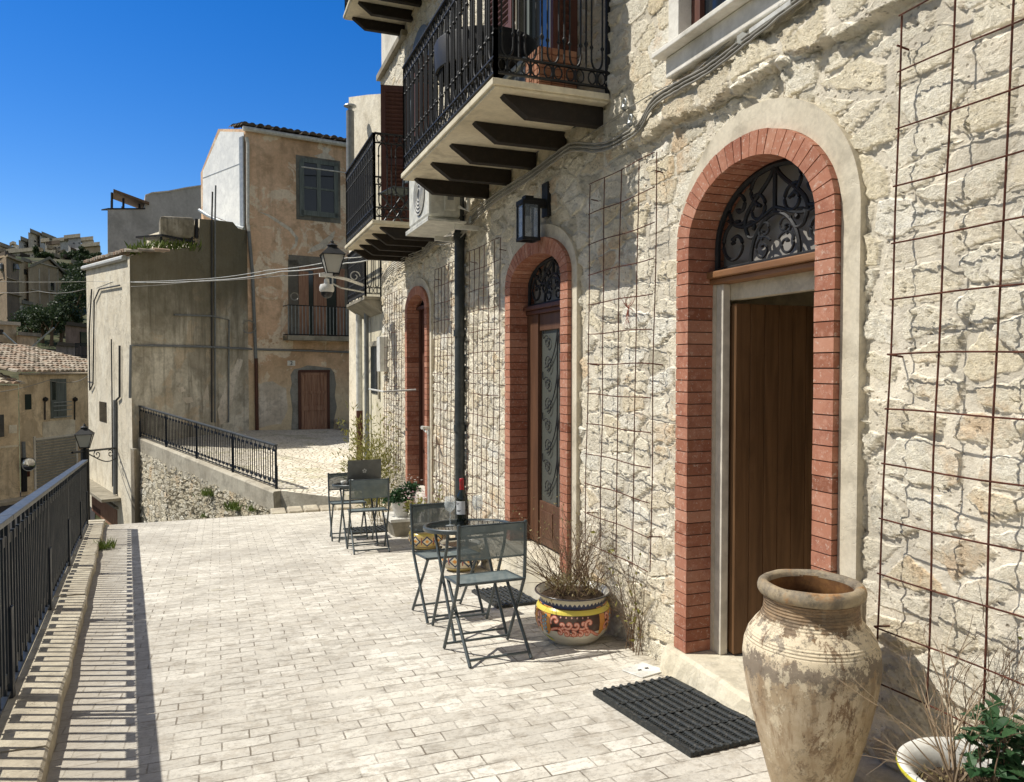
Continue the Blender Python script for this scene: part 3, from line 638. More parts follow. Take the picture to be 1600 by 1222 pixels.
# awning cloth let down from the upper balcony (out of frame, but its shade falls on the wall)
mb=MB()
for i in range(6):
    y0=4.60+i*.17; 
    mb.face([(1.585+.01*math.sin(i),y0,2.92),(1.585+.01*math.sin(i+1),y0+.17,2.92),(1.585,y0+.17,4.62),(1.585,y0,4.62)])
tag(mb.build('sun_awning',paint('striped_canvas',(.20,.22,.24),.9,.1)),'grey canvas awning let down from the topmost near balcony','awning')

# ============================================================ TERRACE, KERB, RAILINGS, RAMP
def kx(Y): return -.655-.0987*(Y-3.34)           # inner edge of the kerb
nx,ny=24,110; mb=MB()
for i in range(ny):
    y0=-3+15.92*i/ny; y1=-3+15.92*(i+1)/ny
    for j in range(nx):
        def q(y,t):
            xl=kx(y)-.05; x=xl+(2.66-xl)*t; return (x,y,G(y)+.004*mnoise.noise(Vector((x*.9,y*.9,0))))
        mb.face([q(y0,j/nx),q(y0,(j+1)/nx),q(y1,(j+1)/nx),q(y1,j/nx)])
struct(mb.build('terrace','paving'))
mb=MB(); Y0,Y1=-3,12.93
o=.40
mb.hexa([(kx(Y0)-o+.02,Y0,-5.2),(2.66,Y0,-5.2),(2.66,Y1,-5.2),(kx(Y1)-o+.02,Y1,-5.2),(kx(Y0)-o+.02,Y0,G(Y0)-.02),(2.66,Y0,G(Y0)-.02),(2.66,Y1,G(Y1)-.02),(kx(Y1)-o+.02,Y1,G(Y1)-.02)])
struct(mb.build('terrace_wall','concrete'))
mb=MB(); y=-3
while y<12.9:
    L_=min(1.12,12.92-y); g=.008; a,b=y+g,y+L_-g; e=random.uniform(-.008,.008); hz=.088+random.uniform(-.006,.006)
    n=16
    for i in range(n):
        ya,yb=a+(b-a)*i/n,a+(b-a)*(i+1)/n; ja,jb=[.014*mnoise.noise(Vector((t*2.1,3,1)))+.004*mnoise.noise(Vector((t*9,3,1))) for t in (ya,yb)]
        def sec(Y,j): x=kx(Y)+e+j; return [(x,Y,G(Y)-.05),(x-.002,Y,G(Y)+hz-.012),(x-.014,Y,G(Y)+hz+j*.3),(x-o+.03,Y,G(Y)+hz+.004),(x-o,Y,G(Y)-.3)]
        s0,s1=sec(ya,ja),sec(yb,jb)
        for k in range(4): mb.face([s0[k],s1[k],s1[k+1],s0[k+1]])
        if i==0: mb.face(s0)
        if i==n-1: mb.face(s1[::-1])
    y+=1.12
struct(mb.build('kerb','kerb',smooth=True,sharp=35))

def rail_panel(rootobj,P,Q,h,first,last,hw=.0525):
    P=Vector(P); Q=Vector(Q); hd=Vector((Q.x-P.x,Q.y-P.y,0)); L=hd.length; d=hd/L; sl=(Q.z-P.z)/L
    T=lambda t,z:P+d*t+Vector((0,0,sl*t+z)); g=.006
    mb=MB(); flat(mb,T(g,h-.014),T(L-g,h-.014),.072,.028)
    cap=mb.build('top_cap','rail_top',rootobj,bevel=.003)
    mb=MB(); flat(mb,T(.02,.035),T(L-.02,.035),.030,.014); flat(mb,T(.02,h-.036),T(L-.02,h-.036),.026,.014)
    n=round(L/.21); p=L/n
    for k in range(n):
        tc=p*(k+.5)
        for s in (-1,1): mb_t=(T(tc+s*hw,.088),T(tc+s*hw,h-.10)); flat(mb,*mb_t,.019,.019)
        for z0,z1 in ((.088,.14),(h-.152,h-.10)):
            a,b=T(tc-hw,z0),T(tc+hw,z0); s_=Vector((-d.y,d.x,0))*.006; u=Vector((0,0,z1-z0))
            mb.hexa([a-s_,a+s_,b+s_,b-s_,a-s_+u,a+s_+u,b+s_+u,b-s_+u])
        flat(mb,T(tc,.04),T(tc,.09),.014,.014); flat(mb,T(tc,h-.10),T(tc,h-.03),.014,.014)
    mb.build('balusters','rail_paint',rootobj)
    for t,do in ((0,True),(L,last)):
        if do:
            m_=MB(); flat(m_,T(t,-.02),T(t,h-.03),.03,.03); flat(m_,T(t,-.02),T(t,h*.5),.052,.052); m_.build('post','rail_paint',rootobj,bevel=.003)
tr=root('terrace_railing','long blue black iron railing along the sunlit kerb in the left foreground','railing')
def rl(Y): return (kx(Y)-.235,Y,G(Y)+.09)
js=[-1.82,.28,2.38,4.48,6.60,8.68,10.80,12.45]
for i in range(len(js)-1): rail_panel(tr,rl(js[i]),rl(js[i+1]),.925,i==0,i==len(js)-2)

# ramp with its retaining wall
Rr=W(436,766,14.6); Rl=W(219,683,20.8)
rr=root('ramp_railing','blue black iron railing sloping down the ramp above the rubble wall','railing')
P0=Vector(Rl); P1=Vector(W(432,764,14.8)); nseg=4
for i in range(nseg): rail_panel(rr,P0.lerp(P1,i/nseg)+Vector((0,0,.02)),P0.lerp(P1,(i+1)/nseg)+Vector((0,0,.02)),.84,i==0,i==nseg-1)
rw=root('ramp_wall','rubble retaining wall with a sloping concrete top beneath the ramp railing','wall')
A_=Vector(Rl); B_=Vector(W(433,790,14.6)); hd=Vector((B_.x-A_.x,B_.y-A_.y,0)); LW=hd.length; e=hd/LW; nrm=Vector((e.y,-e.x,0))
if nrm.dot(Vector((0,-1,0)))<0: nrm=-nrm
topz=lambda s:Rl.z+(P1.z-Rl.z)*s/(P1-P0).length
mb=MB(); ns=40
for i in range(ns):
    s0,s1=LW*i/ns,LW*(i+1)/ns
    def C(s):
        b=A_+e*s; b.z=0; dz=.62-.25*s/LW+.03*mnoise.noise(Vector((s*1.3,0,5)))
        return [b+nrm*.06+Vector((0,0,topz(s)-dz)),b+nrm*.08+Vector((0,0,topz(s)-.03)),b+nrm*.06+Vector((0,0,topz(s))),b-nrm*.20+Vector((0,0,topz(s)+.005)),b-nrm*.20+Vector((0,0,topz(s)-.9))]
    c0,c1=C(s0),C(s1)
    for k in range(4): mb.face([c0[k],c1[k],c1[k+1],c0[k+1]])
    if i==ns-1: mb.face(c1)
mb.face(C(0)); mb.build('concrete_top','concrete',rw)
# rubble face, a local frame (x along the wall, z up) so that the masonry follows it
def rubble(name,s0,s1,mat,off,parent):
    zs_=[-5.4+.04*i for i in range(100)]; xs=[s0+.045*i for i in range(int((s1-s0)/.045)+1)]
    me=bpy.data.meshes.new(name); V=[];F=[]
    for i,x in enumerate(xs):
        tz=topz(x)-.35
        for z in zs_: V.append((x,off,min(z,tz)))
    nz=len(zs_)
    for i in range(len(xs)-1):
        for j in range(nz-1):
            if V[i*nz+j][2]<V[i*nz+j+1][2]: F.append((i*nz+j,(i+1)*nz+j,(i+1)*nz+j+1,i*nz+j+1))
    me.from_pydata(V,[],F); me.materials.append(M[mat]); me.polygons.foreach_set('use_smooth',[True]*len(F)); me.update()
    o=bpy.data.objects.new(name,me); COL.objects.link(o); o.location=(A_.x,A_.y,0); o.rotation_euler=(0,0,math.atan2(e.y,e.x)); 
    if parent: o.parent=parent
    return o
rubble('masonry',-.1,2.3,'stone_far',-.05,rw); rubble('loose_rubble',2.3,LW-.02,'stone_loose',-.03,rw)
mb=MB(); mb.hexa([Vector((p.x,p.y,-5.3)) for p in (A_-e*.1,B_,B_-nrm*.3,A_-e*.1-nrm*.3)]+[Vector((A_.x,A_.y,topz(0)-.4)),Vector((B_.x,B_.y,topz(LW)-.4)),Vector((B_.x,B_.y,topz(LW)-.4))-nrm*.3,Vector((A_.x,A_.y,topz(0)-.4))-nrm*.3]); mb.build('core','concrete',rw)
# the path climbing to the old houses
c00=Vector((B_.x-.02,B_.y-.02,0))-nrm*.1; c10=Vector((A_.x,A_.y,0))-nrm*.1; c10=c10+(c10-c00)*.25
c01=Vector((3.2,12.88,0)); c11=Vector(W(640,600,33)); c11.z=0
mb=MB(); n=26
def pz(s,t,p):
    zl=-2.36+(.40*s); zr=-2.37+.30*s; base=zl*(1-t)+zr*t+.03*mnoise.noise(Vector((p.x*.8,p.y*.8,2)))
    return base+.02
def pp(s,t):
    p=(c00*(1-s)+c10*s)*(1-t)+(c01*(1-s)+c11*s)*t; p=p.copy(); p.z=pz(s,t,p); return p
for i in range(n):
    for j in range(n): mb.face([pp(i/n,j/n),pp(i/n,(j+1)/n),pp((i+1)/n,(j+1)/n),pp((i+1)/n,j/n)])
struct(mb.build('path','cobble'))
mb=MB()
for i in range(n):
    t0,t1=i/n,(i+1)/n; a,b=pp(0,t0),pp(0,t1); mb.face([a,b,Vector((b.x,b.y,-5)),Vector((a.x,a.y,-5))])
struct(mb.build('path_edge','concrete'))
# worn kerb stones where the terrace meets the path
mb=MB()
for k in range(7):
    x=.78+k*.262; z=G(12.9); hh=.035+random.uniform(-.012,.012)
    mb.hexa([(x,12.86,z-.1),(x+.25,12.86,z-.1),(x+.25,13.25,z-.1),(x,13.25,z-.1),(x+.01,12.89,z+hh),(x+.24,12.88,z+hh),(x+.24,13.25,z+hh+.02),(x+.01,13.25,z+hh+.02)])
struct(mb.build('path_kerb','kerb',bevel=.02))

# ============================================================ GROUND
def terr(r):
    P=[(0,-4.72),(42,-4.72),(60,-2.5),(75,0),(100,4),(128,7),(200,17),(300,36),(370,45),(430,46),(900,30),(4000,20)]
    for (a,za),(b,zb) in zip(P,P[1:]):
        if r<=b: t=(r-a)/(b-a); return za+(zb-za)*t
    return 20
mb=MB(); rs=[0,8,16,24,32,42,50,60,72,85,100,120,145,175,210,250,300,350,420,520,700,1000,1800,4000]; na=96
def tp(r,k):
    a=2*math.pi*k/na; x,y=r*math.sin(a),r*math.cos(a); z=terr(r)+(0 if r<45 else mnoise.noise(Vector((x*.012,y*.012,0)))*min(2.5,(r-45)*.012)); return (x,y,z)
for i in range(len(rs)-1):
    for k in range(na):
        if rs[i]==0: mb.face([tp(0,0),tp(rs[1],k),tp(rs[1],k+1)])
        else: mb.face([tp(rs[i],k),tp(rs[i+1],k),tp(rs[i+1],k+1),tp(rs[i],k+1)])
n=N('hillside_scrub',.95,.1); o_=n.obj(); c=n.mix(n.ss(n.noise(o_,.08,8,.7),.42,.58),(.035,.05,.02),(.11,.105,.06)); c=n.mix(n.ss(n.noise(o_,.6,6,.8),.5,.65,0,.8),c,(.02,.032,.012)); n.color(c); M['scrub']=n.m
struct(mb.build('hillside','scrub',smooth=True))
class Fac:
    def __init__(s,u0,Z0,u1,Z1):
        s.o=W(u0,575,Z0); s.q=W(u1,575,Z1); s.o.z=0; s.q.z=0; s.e=(s.q-s.o).normalized(); s.n=Vector((s.e.y,-s.e.x,0)); s.L=(s.q-s.o).length
        if s.n.dot(s.o)>0: s.n=-s.n
    def st(s,u,v):
        r=ray(u,v); t=s.o.dot(s.n)/r.dot(s.n); p=r*t; return ((p-s.o).dot(s.e),p.z)
    def pt(s,a,z,off=0.0): return s.o+s.e*a+s.n*off+Vector((0,0,z))
    def px(s,u,v,off=0.0): return s.pt(*s.st(u,v),off)
    def box(s,mb,u0,v0,u1,v1,a,b):
        s0=s.st(u0,v1)[0]; s1=s.st(u1,v1)[0]; um=(u0+u1)/2; zt=s.st(um,v0)[1]; zb=s.st(um,v1)[1]; s.bx(mb,s0,s1,zb,zt,a,b)
    def bx(s,mb,s0,s1,z0,z1,a,b):
        q=lambda t,o_,z:s.pt(t,z,o_)
        mb.hexa([q(s0,a,z0),q(s1,a,z0),q(s1,b,z0),q(s0,b,z0),q(s0,a,z1),q(s1,a,z1),q(s1,b,z1),q(s0,b,z1)])
def away(F,d):
    r=F.o.normalized(); return r*d
def prism(mb,pts,vec):
    pts=[Vector(p) for p in pts]; n=len(pts); vec=Vector(vec); mb.raw(pts+[p+vec for p in pts],[tuple(range(n)),tuple(range(n,2*n))[::-1]]+[(i,(i+1)%n,(i+1)%n+n,i+n) for i in range(n)])
def tiles(name,o,e,sv,cols,rows,w,L,mat,parent,th=.5):
    """rows of curved clay tiles: e along the eave, sv up the slope"""
    mb=MB(); e=Vector(e).normalized(); sv=Vector(sv).normalized(); nn=e.cross(sv); nn=nn if nn.z>0 else -nn; o=Vector(o)
    for r in range(rows):
        for c in range(cols):
            j=random.uniform(-.02,.02); b=o+e*((c+.5)*w+j)+sv*(r*L+random.uniform(-.03,.03))+nn*(.02+random.uniform(-.008,.012)); tw=random.uniform(-.05,.05); d=(sv+e*tw).normalized()
            k=len(mb.v)
            for (q,rad,up) in ((b,w*.50,.03),(b+d*L*1.15,w*.40,.0)):
                for a in range(6):
                    t=math.pi*a/5; mb.v.append(tuple(q+e*(rad*math.cos(t))+nn*(rad*math.sin(t)*.9+up)))
            for a in range(5): mb.f.append((k+a,k+a+1,k+6+a+1,k+6+a)); mb.mi.append(0)
            mb.f.append(tuple(k+a for a in range(6))); mb.mi.append(0)
    return mb.build(name,mat,parent)

# ---------------- plastered house with the mossy shaded wall
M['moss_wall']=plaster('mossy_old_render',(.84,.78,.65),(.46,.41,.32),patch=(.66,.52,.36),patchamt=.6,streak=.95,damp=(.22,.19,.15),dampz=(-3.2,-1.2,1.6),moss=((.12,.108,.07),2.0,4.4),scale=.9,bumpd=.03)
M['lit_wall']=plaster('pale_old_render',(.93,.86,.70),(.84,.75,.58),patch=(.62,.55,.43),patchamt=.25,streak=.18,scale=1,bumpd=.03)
M['ochre_wall']=plaster('ochre_render',(.88,.62,.42),(.68,.45,.28),patch=(.95,.84,.66),patchamt=.75,streak=.35,damp=(.74,.62,.42),dampz=(-.9,1.6,1.6),scale=.8,bumpd=.03)
M['garage_wall']=plaster('sandy_render',(.93,.78,.55),(.72,.57,.38),patch=(.38,.30,.20),patchamt=.5,streak=.45,scale=.9,bumpd=.03)
M['grey_wall']=plaster('grey_render',(.62,.62,.60),(.54,.54,.52),streak=.15,scale=.5)
M['pale_far']=plaster('pale_far_render',(.76,.69,.57),(.64,.57,.46),scale=.5)
A=Fac(205,20.5,387,24.7); back=A.o.copy(); B2=W(137,575,25.6); B2.z=0; ve=(B2-A.o); ve.z=.38
ph=root('plastered_house','old mossy grey house with a water tank beside the ramp','house')
top=[(198,401),(225,393),(251,391),(300,387),(311,381),(312,342),(338,344),(364,347),(372,357),(387,361)]
body=[A.pt(0,-5)]+[A.pt(max(0,A.st(*p)[0]),A.st(*p)[1]) for p in top]+[A.pt(A.L+.05,-5)]
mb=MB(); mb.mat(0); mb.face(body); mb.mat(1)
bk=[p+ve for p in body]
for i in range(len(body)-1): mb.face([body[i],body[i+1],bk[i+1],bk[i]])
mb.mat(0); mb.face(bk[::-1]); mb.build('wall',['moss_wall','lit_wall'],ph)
A2=Fac(205,20.5,137,25.6)
mb=MB(); mb.tube([A2.px(198,403,.06),A2.px(133,419.5,.06)],.075,8); mb.build('gutter','pipe_white',ph)
tiles('roof',A2.pt(-.05,3.03,.10),A2.e+Vector((0,0,.38/A2.L)),-A2.n+Vector((0,0,.12)),int(A2.L/.2),3,.2,.35,'tile_roof',ph)
mb=MB(); A2.box(mb,156,628,167,659,-.02,.012); mb.build('window','glass_dark',ph)
mb=MB(); A2.box(mb,141,777,185,780,0,.09); A2.box(mb,141,763,189,767,.0,.5); mb.build('lintel','slab_conc',ph)
mb=MB(); A2.box(mb,145,784,184,830,.0,.02); g_=mb.build('garage_door',M['wood_old'],ph); mb=MB(); A2.box(mb,147,793,158,812,.02,.03); mb.build('panel','wood_red',g_)
for name,pts,r,mat,f_ in (('pipe',[(183,625),(183,772)],.055,'pipe_grey',A2),('pipe',[(190,540),(190,620),(185,625)],.03,'cable_dark',A2),('pipe',[(177,530),(178,620),(179,760)],.018,'cable_dark',A2),('pipe',[(146,452),(142,520),(143,610),(148,600),(150,470),(158,452),(190,446)],.022,'cable_dark',A2),
    ('pipe',[(201,622),(202,540),(240,540),(320,542),(398,546)],.035,'pipe_grey',A),('pipe',[(355,660),(356,500),(330,494),(270,492)],.025,'pipe_grey',A),('pipe',[(329,660),(329,340),(330,300)],.025,'cable_dark',A),('pipe',[(334,660),(334,340),(335,290)],.025,'pipe_grey',A)):
    mb=MB(); mb.tube([f_.px(u,v,.05) for u,v in pts],r,7); mb.build(name,mat,ph)
# repaired corner below the house: rough buttress
mb=MB(); A.box(mb,206,700,219,840,0,.12); mb.build('buttress','moss_wall',ph)
M['tank_cement']=plaster('stained_tank',(.46,.42,.34),(.26,.23,.17),streak=.8,scale=2.5)
# rooftop water tank
wt=root('water_tank','stained cement water tank on legs on top of the mossy house','water tank')
mb=MB(); prism(mb,[A.px(252,371,-.05),A.px(306,373,-.05),A.px(306,339,-.05),A.px(252,336,-.05)],away(A,.9)); mb.build('tank','tank_cement',wt,bevel=.09)
mb=MB()
for u in (255,303):
    mb.tube([A.px(u,395,-.08),A.px(u,370,-.08)],.035,6)
A.bx(mb,A.st(254,372)[0],A.st(306,372)[0],A.st(280,374)[1],A.st(280,371)[1],-1.0,-.02); mb.tube([A.px(309,372,-.05),A.px(309,342,-.05)],.05,6); mb.build('stand','iron',wt)
# weeds on the coping
mb=MB(); pos=[]
for u in range(205,312,2):
    p=A.px(u,398 if u<225 else 392,-.05)
    for k in range(7): leaf(mb,p+Vector((random.uniform(-.1,.1),random.uniform(-.1,.1),random.uniform(-.05,.15))),Vector((random.uniform(-1,1),random.uniform(-1,1),1.4)),rv(),random.uniform(.12,.3),.05)
tag(mb.build('wall_weeds','grass'),'row of weeds sprouting along the top of the mossy wall','weeds')

# ---------------- ochre house
O=Fac(387,24.72,560,26.66); oh=root('ochre_house','faded ochre house with steel clad gable at the end of the path','house')
S=Fac(387,24.72,318,26.95); W0=7.5
mb=MB(); mb.mat(0); prof=[(0,-3.5),(0,7.62),(1.88,8.02),(3.25,6.8),(3.25,-3.5)]; pp_=[O.o+S.e*a+Vector((0,0,z)) for a,z in prof]
mb.face(pp_); q_=[p+O.e*W0 for p in pp_]
for i in range(5): mb.face([pp_[i],pp_[(i+1)%5],q_[(i+1)%5],q_[i]])
mb.face(q_[::-1]); mb.build('wall','ochre_wall',oh)
mb=MB(); c=[S.px(383,357,.03),S.px(383,207,.03),S.px(346,206,.03),S.px(319,268,.03),S.px(319,331,.03)]; prism(mb,c,S.n*.02); cl=mb.build('steel_cladding','steel',oh)
mb=MB(); S.box(mb,319,266,383,267.2,.05,.058); mb.tube([S.px(316,329,.10),S.px(330,338,.1),S.px(350,347,.10),S.px(386,358,.1)],.06,7); S.box(mb,379.5,214,385,357,.05,.10); mb.build('flashing','galv',cl)
mb=MB(); e0=O.pt(-.1,7.60,.12); mb.tube([e0,O.pt(W0,7.56,.12)],.075,8); mb.tube([O.px(384,216,.1),O.px(386,225,.10),O.px(386,350,.10),O.px(388,362,.08)],.055,8); mb.build('gutter','pipe_white',oh)
mb=MB(); mb.tube([O.px(388,362,.06),O.px(394,430,.06),O.px(399,560,.06)],.055,8); mb.build('drainpipe','pipe_grey',oh)
mb=MB(); mb.tube([O.px(399.5,560,.06),O.px(401,672,.06)],.06,8); mb.build('drainpipe','wood_red',oh)
tiles('roof',O.pt(-.15,7.66,.16),O.e,-O.n*1.9+Vector((0,0,.42)),30,5,.24,.42,'tile_dark',oh)
tiles('roof',O.pt(-.12,8.06,-1.88),S.e+Vector((0,0,-.85)),-O.e*-1,8,3,.22,.4,'tile_dark',oh)
# upper window
win=MB(); O.box(win,468,252,475,338,-.02,.05); O.box(win,522,256,528,340,-.02,.05); O.box(win,470,251,528,257,-.02,.05); O.box(win,470,331,528,339,-.02,.05); O.box(win,495,256,501,334,-.02,.045)
win.build('window','wood_grey',oh); wnd=[x for x in oh.children][-1]
mb=MB(); O.box(mb,475,294,522,297,.0,.035); mb.build('frame','wood_grey',wnd); mb=MB(); O.box(mb,474,256,522,333,-.01,.012); mb.build('pane','glass_dark',wnd)
mb=MB(); O.box(mb,463,247,532,346,-.01,.008); mb.build('window_surround',plaster('crumbled_render',(.24,.235,.20),(.14,.135,.12)),oh)
# lower french window with its small iron balcony
mb=MB(); O.box(mb,451,406,467,526,-.01,.02); O.box(mb,538,408,552,528,-.01,.02); O.box(mb,451,402,552,418,-.01,.02); dwn=mb.build('window_surround',plaster('cement_surround',(.27,.25,.21),(.17,.155,.13)),oh)
mb=MB(); O.box(mb,467,418,538,526,-.01,.01); mb.build('pane','glass_dark',dwn)
mb=MB(); O.box(mb,467,424,482,526,.0,.05); O.box(mb,490,424,510,526,.0,.05); O.box(mb,526,424,538,526,.0,.05); O.box(mb,467,418,538,424,.0,.05); mb.build('shutter','wood_old',dwn)
mb=MB(); O.box(mb,442,526,549,533,0,.62); bs=mb.build('balcony','slab_conc',oh)
mb=MB()
sA=O.st(443,520)[0]; sB=O.st(548,520)[0]; zA=O.st(490,527)[1]; 
for z in (.06,1.0):
    mb.tube([O.pt(sA,zA+z,0),O.pt(sA,zA+z,.58),O.pt(sB,zA+z,.58),O.pt(sB,zA+z,0)],.018,5)
mb.build('railing','iron',bs)
mb=MB()
for k in range(21):
    s_=sA+(sB-sA)*k/20; mb.tube([O.pt(s_,zA+.06,.58),O.pt(s_,zA+1.0,.58)],.013,5)
mb.build('railing','galv',bs)
# places where the render has come away
def lost(F,pts,mat,par,off=.006,jit=.6):
    P=[]
    for (a,b) in zip(pts,pts[1:]+pts[:1]):
        for k in range(5): t=k/5; P.append((a[0]+(b[0]-a[0])*t+random.uniform(-jit,jit),a[1]+(b[1]-a[1])*t+random.uniform(-jit,jit)))
    mb=MB(); prism(mb,[F.px(u,v,0) for u,v in P],F.n*off); return mb.build('render_patch',mat,par)
M['lost_pale']=plaster('pale_undercoat',(.86,.78,.66),(.66,.58,.47),scale=2.5); M['lost_dark']=plaster('dark_undercoat',(.44,.34,.25),(.32,.25,.18),scale=2.5)
lost(O,[(503,229),(519,233),(512,240),(524,250),(497,247),(491,243),(505,239)],'lost_pale',oh)
lost(O,[(499,380),(524,360),(521,372),(507,388),(480,396),(486,388)],'lost_pale',oh)
lost(O,[(403,330),(420,335),(440,347),(455,357),(466,372),(464,384),(452,392),(461,380),(461,372),(451,360),(436,350),(418,338)],'lost_pale',oh,.008,.3)
lost(O,[(404,600),(425,596),(447,606),(450,640),(440,662),(404,668)],'lost_pale',oh,.004,1.2)
lost(A,[(340,640),(352,600),(372,560),(380,562),(366,605),(358,655),(344,664)],'lost_pale',ph,.006,1.0)
lost(A,[(276,606),(286,604),(290,611),(280,614)],'lost_pale',ph); lost(A,[(316,623),(324,600),(327,625)],'lost_pale',ph); lost(A,[(284,622),(300,620),(302,628),(290,630)],'lost_pale',ph)
# street door with its cement surround
mb=MB(); pts=[(455,672),(457,640),(453,612),(456,600),(454,586),(459,577),(470,575),(480,571),(492,572),(506,574),(516,575),(522,582),(525,600),(523,618),(526,636),(522,655),(521,672)]
prism(mb,[O.px(u,v,0) for u,v in pts],O.n*.015); sr=mb.build('door_surround',plaster('cement_door_surround',(.36,.35,.31),(.26,.25,.22)),oh)
mb=MB(); O.box(mb,467,581,513,671,.015,.03); O.box(mb,472,583,509,586,.03,.06); O.box(mb,472,611,509,615,.03,.06); O.box(mb,472,634,509,641,.03,.07); O.box(mb,471,583,475,670,.03,.06); O.box(mb,506,583,510,670,.03,.06)
for k in range(6): O.box(mb,476+5*k,586,479+5*k,668,.03,.045)
mb.build('door','wood_old',oh)
mb=MB(); O.box(mb,466,580,470,672,.015,.05); O.box(mb,511,580,515,672,.015,.05); O.box(mb,466,578,515,582,.015,.05); mb.build('door_frame','wood_red',oh)
mb=MB(); O.box(mb,449,563.5,461,571.5,0,.02); npl=mb.build('number_plate','white_pl',oh)
cu=bpy.data.curves.new('numeral','FONT'); cu.body='2'; cu.size=.17; cu.align_x='CENTER'; cu.align_y='CENTER'; cu.extrude=.002
to=bpy.data.objects.new('numeral_src',cu); COL.objects.link(to); to.rotation_euler=(math.pi/2,0,math.atan2(O.e.y,O.e.x)); p=O.px(455,567.5,.024); to.location=p
bpy.context.view_layer.update(); me=bpy.data.meshes.new_from_object(to.evaluated_get(bpy.context.evaluated_depsgraph_get())); me.transform(to.matrix_world); me.materials.clear(); me.materials.append(M['iron'])
bpy.data.objects.remove(to); nm=bpy.data.objects.new('numeral',me); COL.objects.link(nm); nm.parent=npl
mb=MB(); O.box(mb,547,568,560,590,0,.16); mbx=mb.build('meter_box','pipe_white',oh,bevel=.01); mb=MB(); O.box(mb,555,579,558,582,.16,.165); O.box(mb,555,584,558,587,.16,.165); mb.build('lock','iron',mbx)
mb=MB(); mb.tube([O.px(400,546,.05),O.px(480,548,.05),O.px(562,551,.05)],.035,6); mb.tube([O.px(556,548,.04),O.px(557,420,.04)],.02,5); mb.build('conduit','pipe_grey',oh)
mb=MB(); mb.tube([O.px(552,275,.3),O.px(463,267,.6)],.022,6); tag(mb.build('curtain_pole','pipe_white'),'thin white pole sticking out past the upper window of the ochre house','pole')
# prickly pear on the roof
pc=MB()
for (u,v,a,b,t) in ((497,213,.13,.17,.2),(503.5,210,.08,.17,-.4),(491,215,.06,.10,.5)):
    c=O.px(u,v,-.5); k=len(pc.v)
    ring=[c+O.e*(a*math.cos(x)*math.cos(t)-b*math.sin(x)*math.sin(t))+Vector((0,0,a*math.cos(x)*math.sin(t)+b*math.sin(x)*math.cos(t))) for x in [2*math.pi*i/14 for i in range(14)]]
    pc.raw([c+O.n*.03]+ring+[c-O.n*.03],[(0,i+1,(i+1)%14+1) for i in range(14)]+[(15,(i+1)%14+1,i+1) for i in range(14)])
tag(pc.build('prickly_pear',paint('cactus_pad',(.38,.45,.25),.6,.2),smooth=True),'small prickly pear growing on the ochre house roof','cactus')
# a rubble step and heap at the foot of the door's right side
mb=MB()
for k in range(14):
    p=O.px(random.uniform(525,566),random.uniform(655,684),random.uniform(.2,1.4)); r=random.uniform(.1,.25); 
    q=[p+Vector((sx*r*random.uniform(.7,1.2),sy*r*random.uniform(.7,1.2),sz*r*.5)) for sz in (-1,1) for sx,sy in ((-1,-1),(1,-1),(1,1),(-1,1))]; mb.hexa(q)
tag(mb.build('rubble_heap','concrete',bevel=.04),'low heap of grey stones in the shade right of the old wooden door','rubble')

# ---------------- neighbour beyond the stone house
nh=root('neighbour_house','sunlit cream plastered house with a small balcony next to the stone house','house')
mb=MB(); mb.box((2.43,11.875,-2.8),(6.4,14.15,3.05)); mb.build('wall','cream_plaster',nh)
mb=MB(); mb.box((2.415,12.3,-.42),(2.44,12.95,.35)); wf=mb.build('window','glass_dark',nh); mb=MB(); mb.box((2.40,12.22,-.5),(2.435,12.30,.42)); mb.box((2.40,12.22,.36),(2.435,13.0,.44)); mb.build('frame','slab_conc',wf)
b4=balcony(2.13,11.95,13.7,1.11,.05,[],.1,h=.86,parent=nh,mat='slab_conc')
mb=MB(); prism(mb,[(2.13,11.95,1.05),(2.42,11.95,1.05),(2.42,11.95,.86)],(0,1.75,0)); mb.build('bracket','slab_conc',b4)
Cb=Fac(545,17.9,612,15.6)
mb=MB(); top=[(545,152),(560,150),(575,148),(590,147),(612,145)]; pts=[Cb.pt(0,-2)]+[Cb.px(*t) for t in top]+[Cb.pt(Cb.L,-2)]; 
ch=root('tall_plaster_house','tall rough plastered house with a stovepipe behind the iron balconies','house')
prism(mb,pts,away(Cb,3)); mb.build('wall','lit_wall',ch)
mb=MB(); p=Cb.px(571.5,232,.35); q=Cb.px(571.5,178,.35); mb.tube([p-Vector((0,0,1.2)),q],.085,12); sp=mb.build('stovepipe','pipe_grey',ch,True,40)
mb=MB(); mb.lathe([(.0,.16),(.12,.13),(.14,.10),(.05,.06),(.05,-.02)],q,12); mb.build('cowl','galv',sp)
# paired drainpipes at the corner
for (x,y,zt,zb,r,mat,lab) in ((2.33,13.6,1.1,-.75,.055,'pipe_white','white upper drainpipe at the far corner of the cream house'),(2.33,13.6,-.75,-2.35,.058,'wood_red','rusty brown lower drainpipe at the far corner of the cream house'),(2.36,13.05,1.0,-2.3,.04,'pipe_grey','grey drainpipe on the front of the cream house')):
    mb=MB(); mb.tube([(x,y,zb),(x,y,zt)],r,10); tag(mb.build('drainpipe',mat,None,True,40),lab,'drainpipe')
mb=MB(); prism(mb,[(2.05,13.2,-2.42),(2.5,13.1,-2.42),(2.5,14.0,-2.42),(2.1,14.0,-2.42)],(0,0,.3)); tag(mb.build('corner_stone','kerb',bevel=.08),'pale rounded stone at the foot of the brown drainpipe','stone')

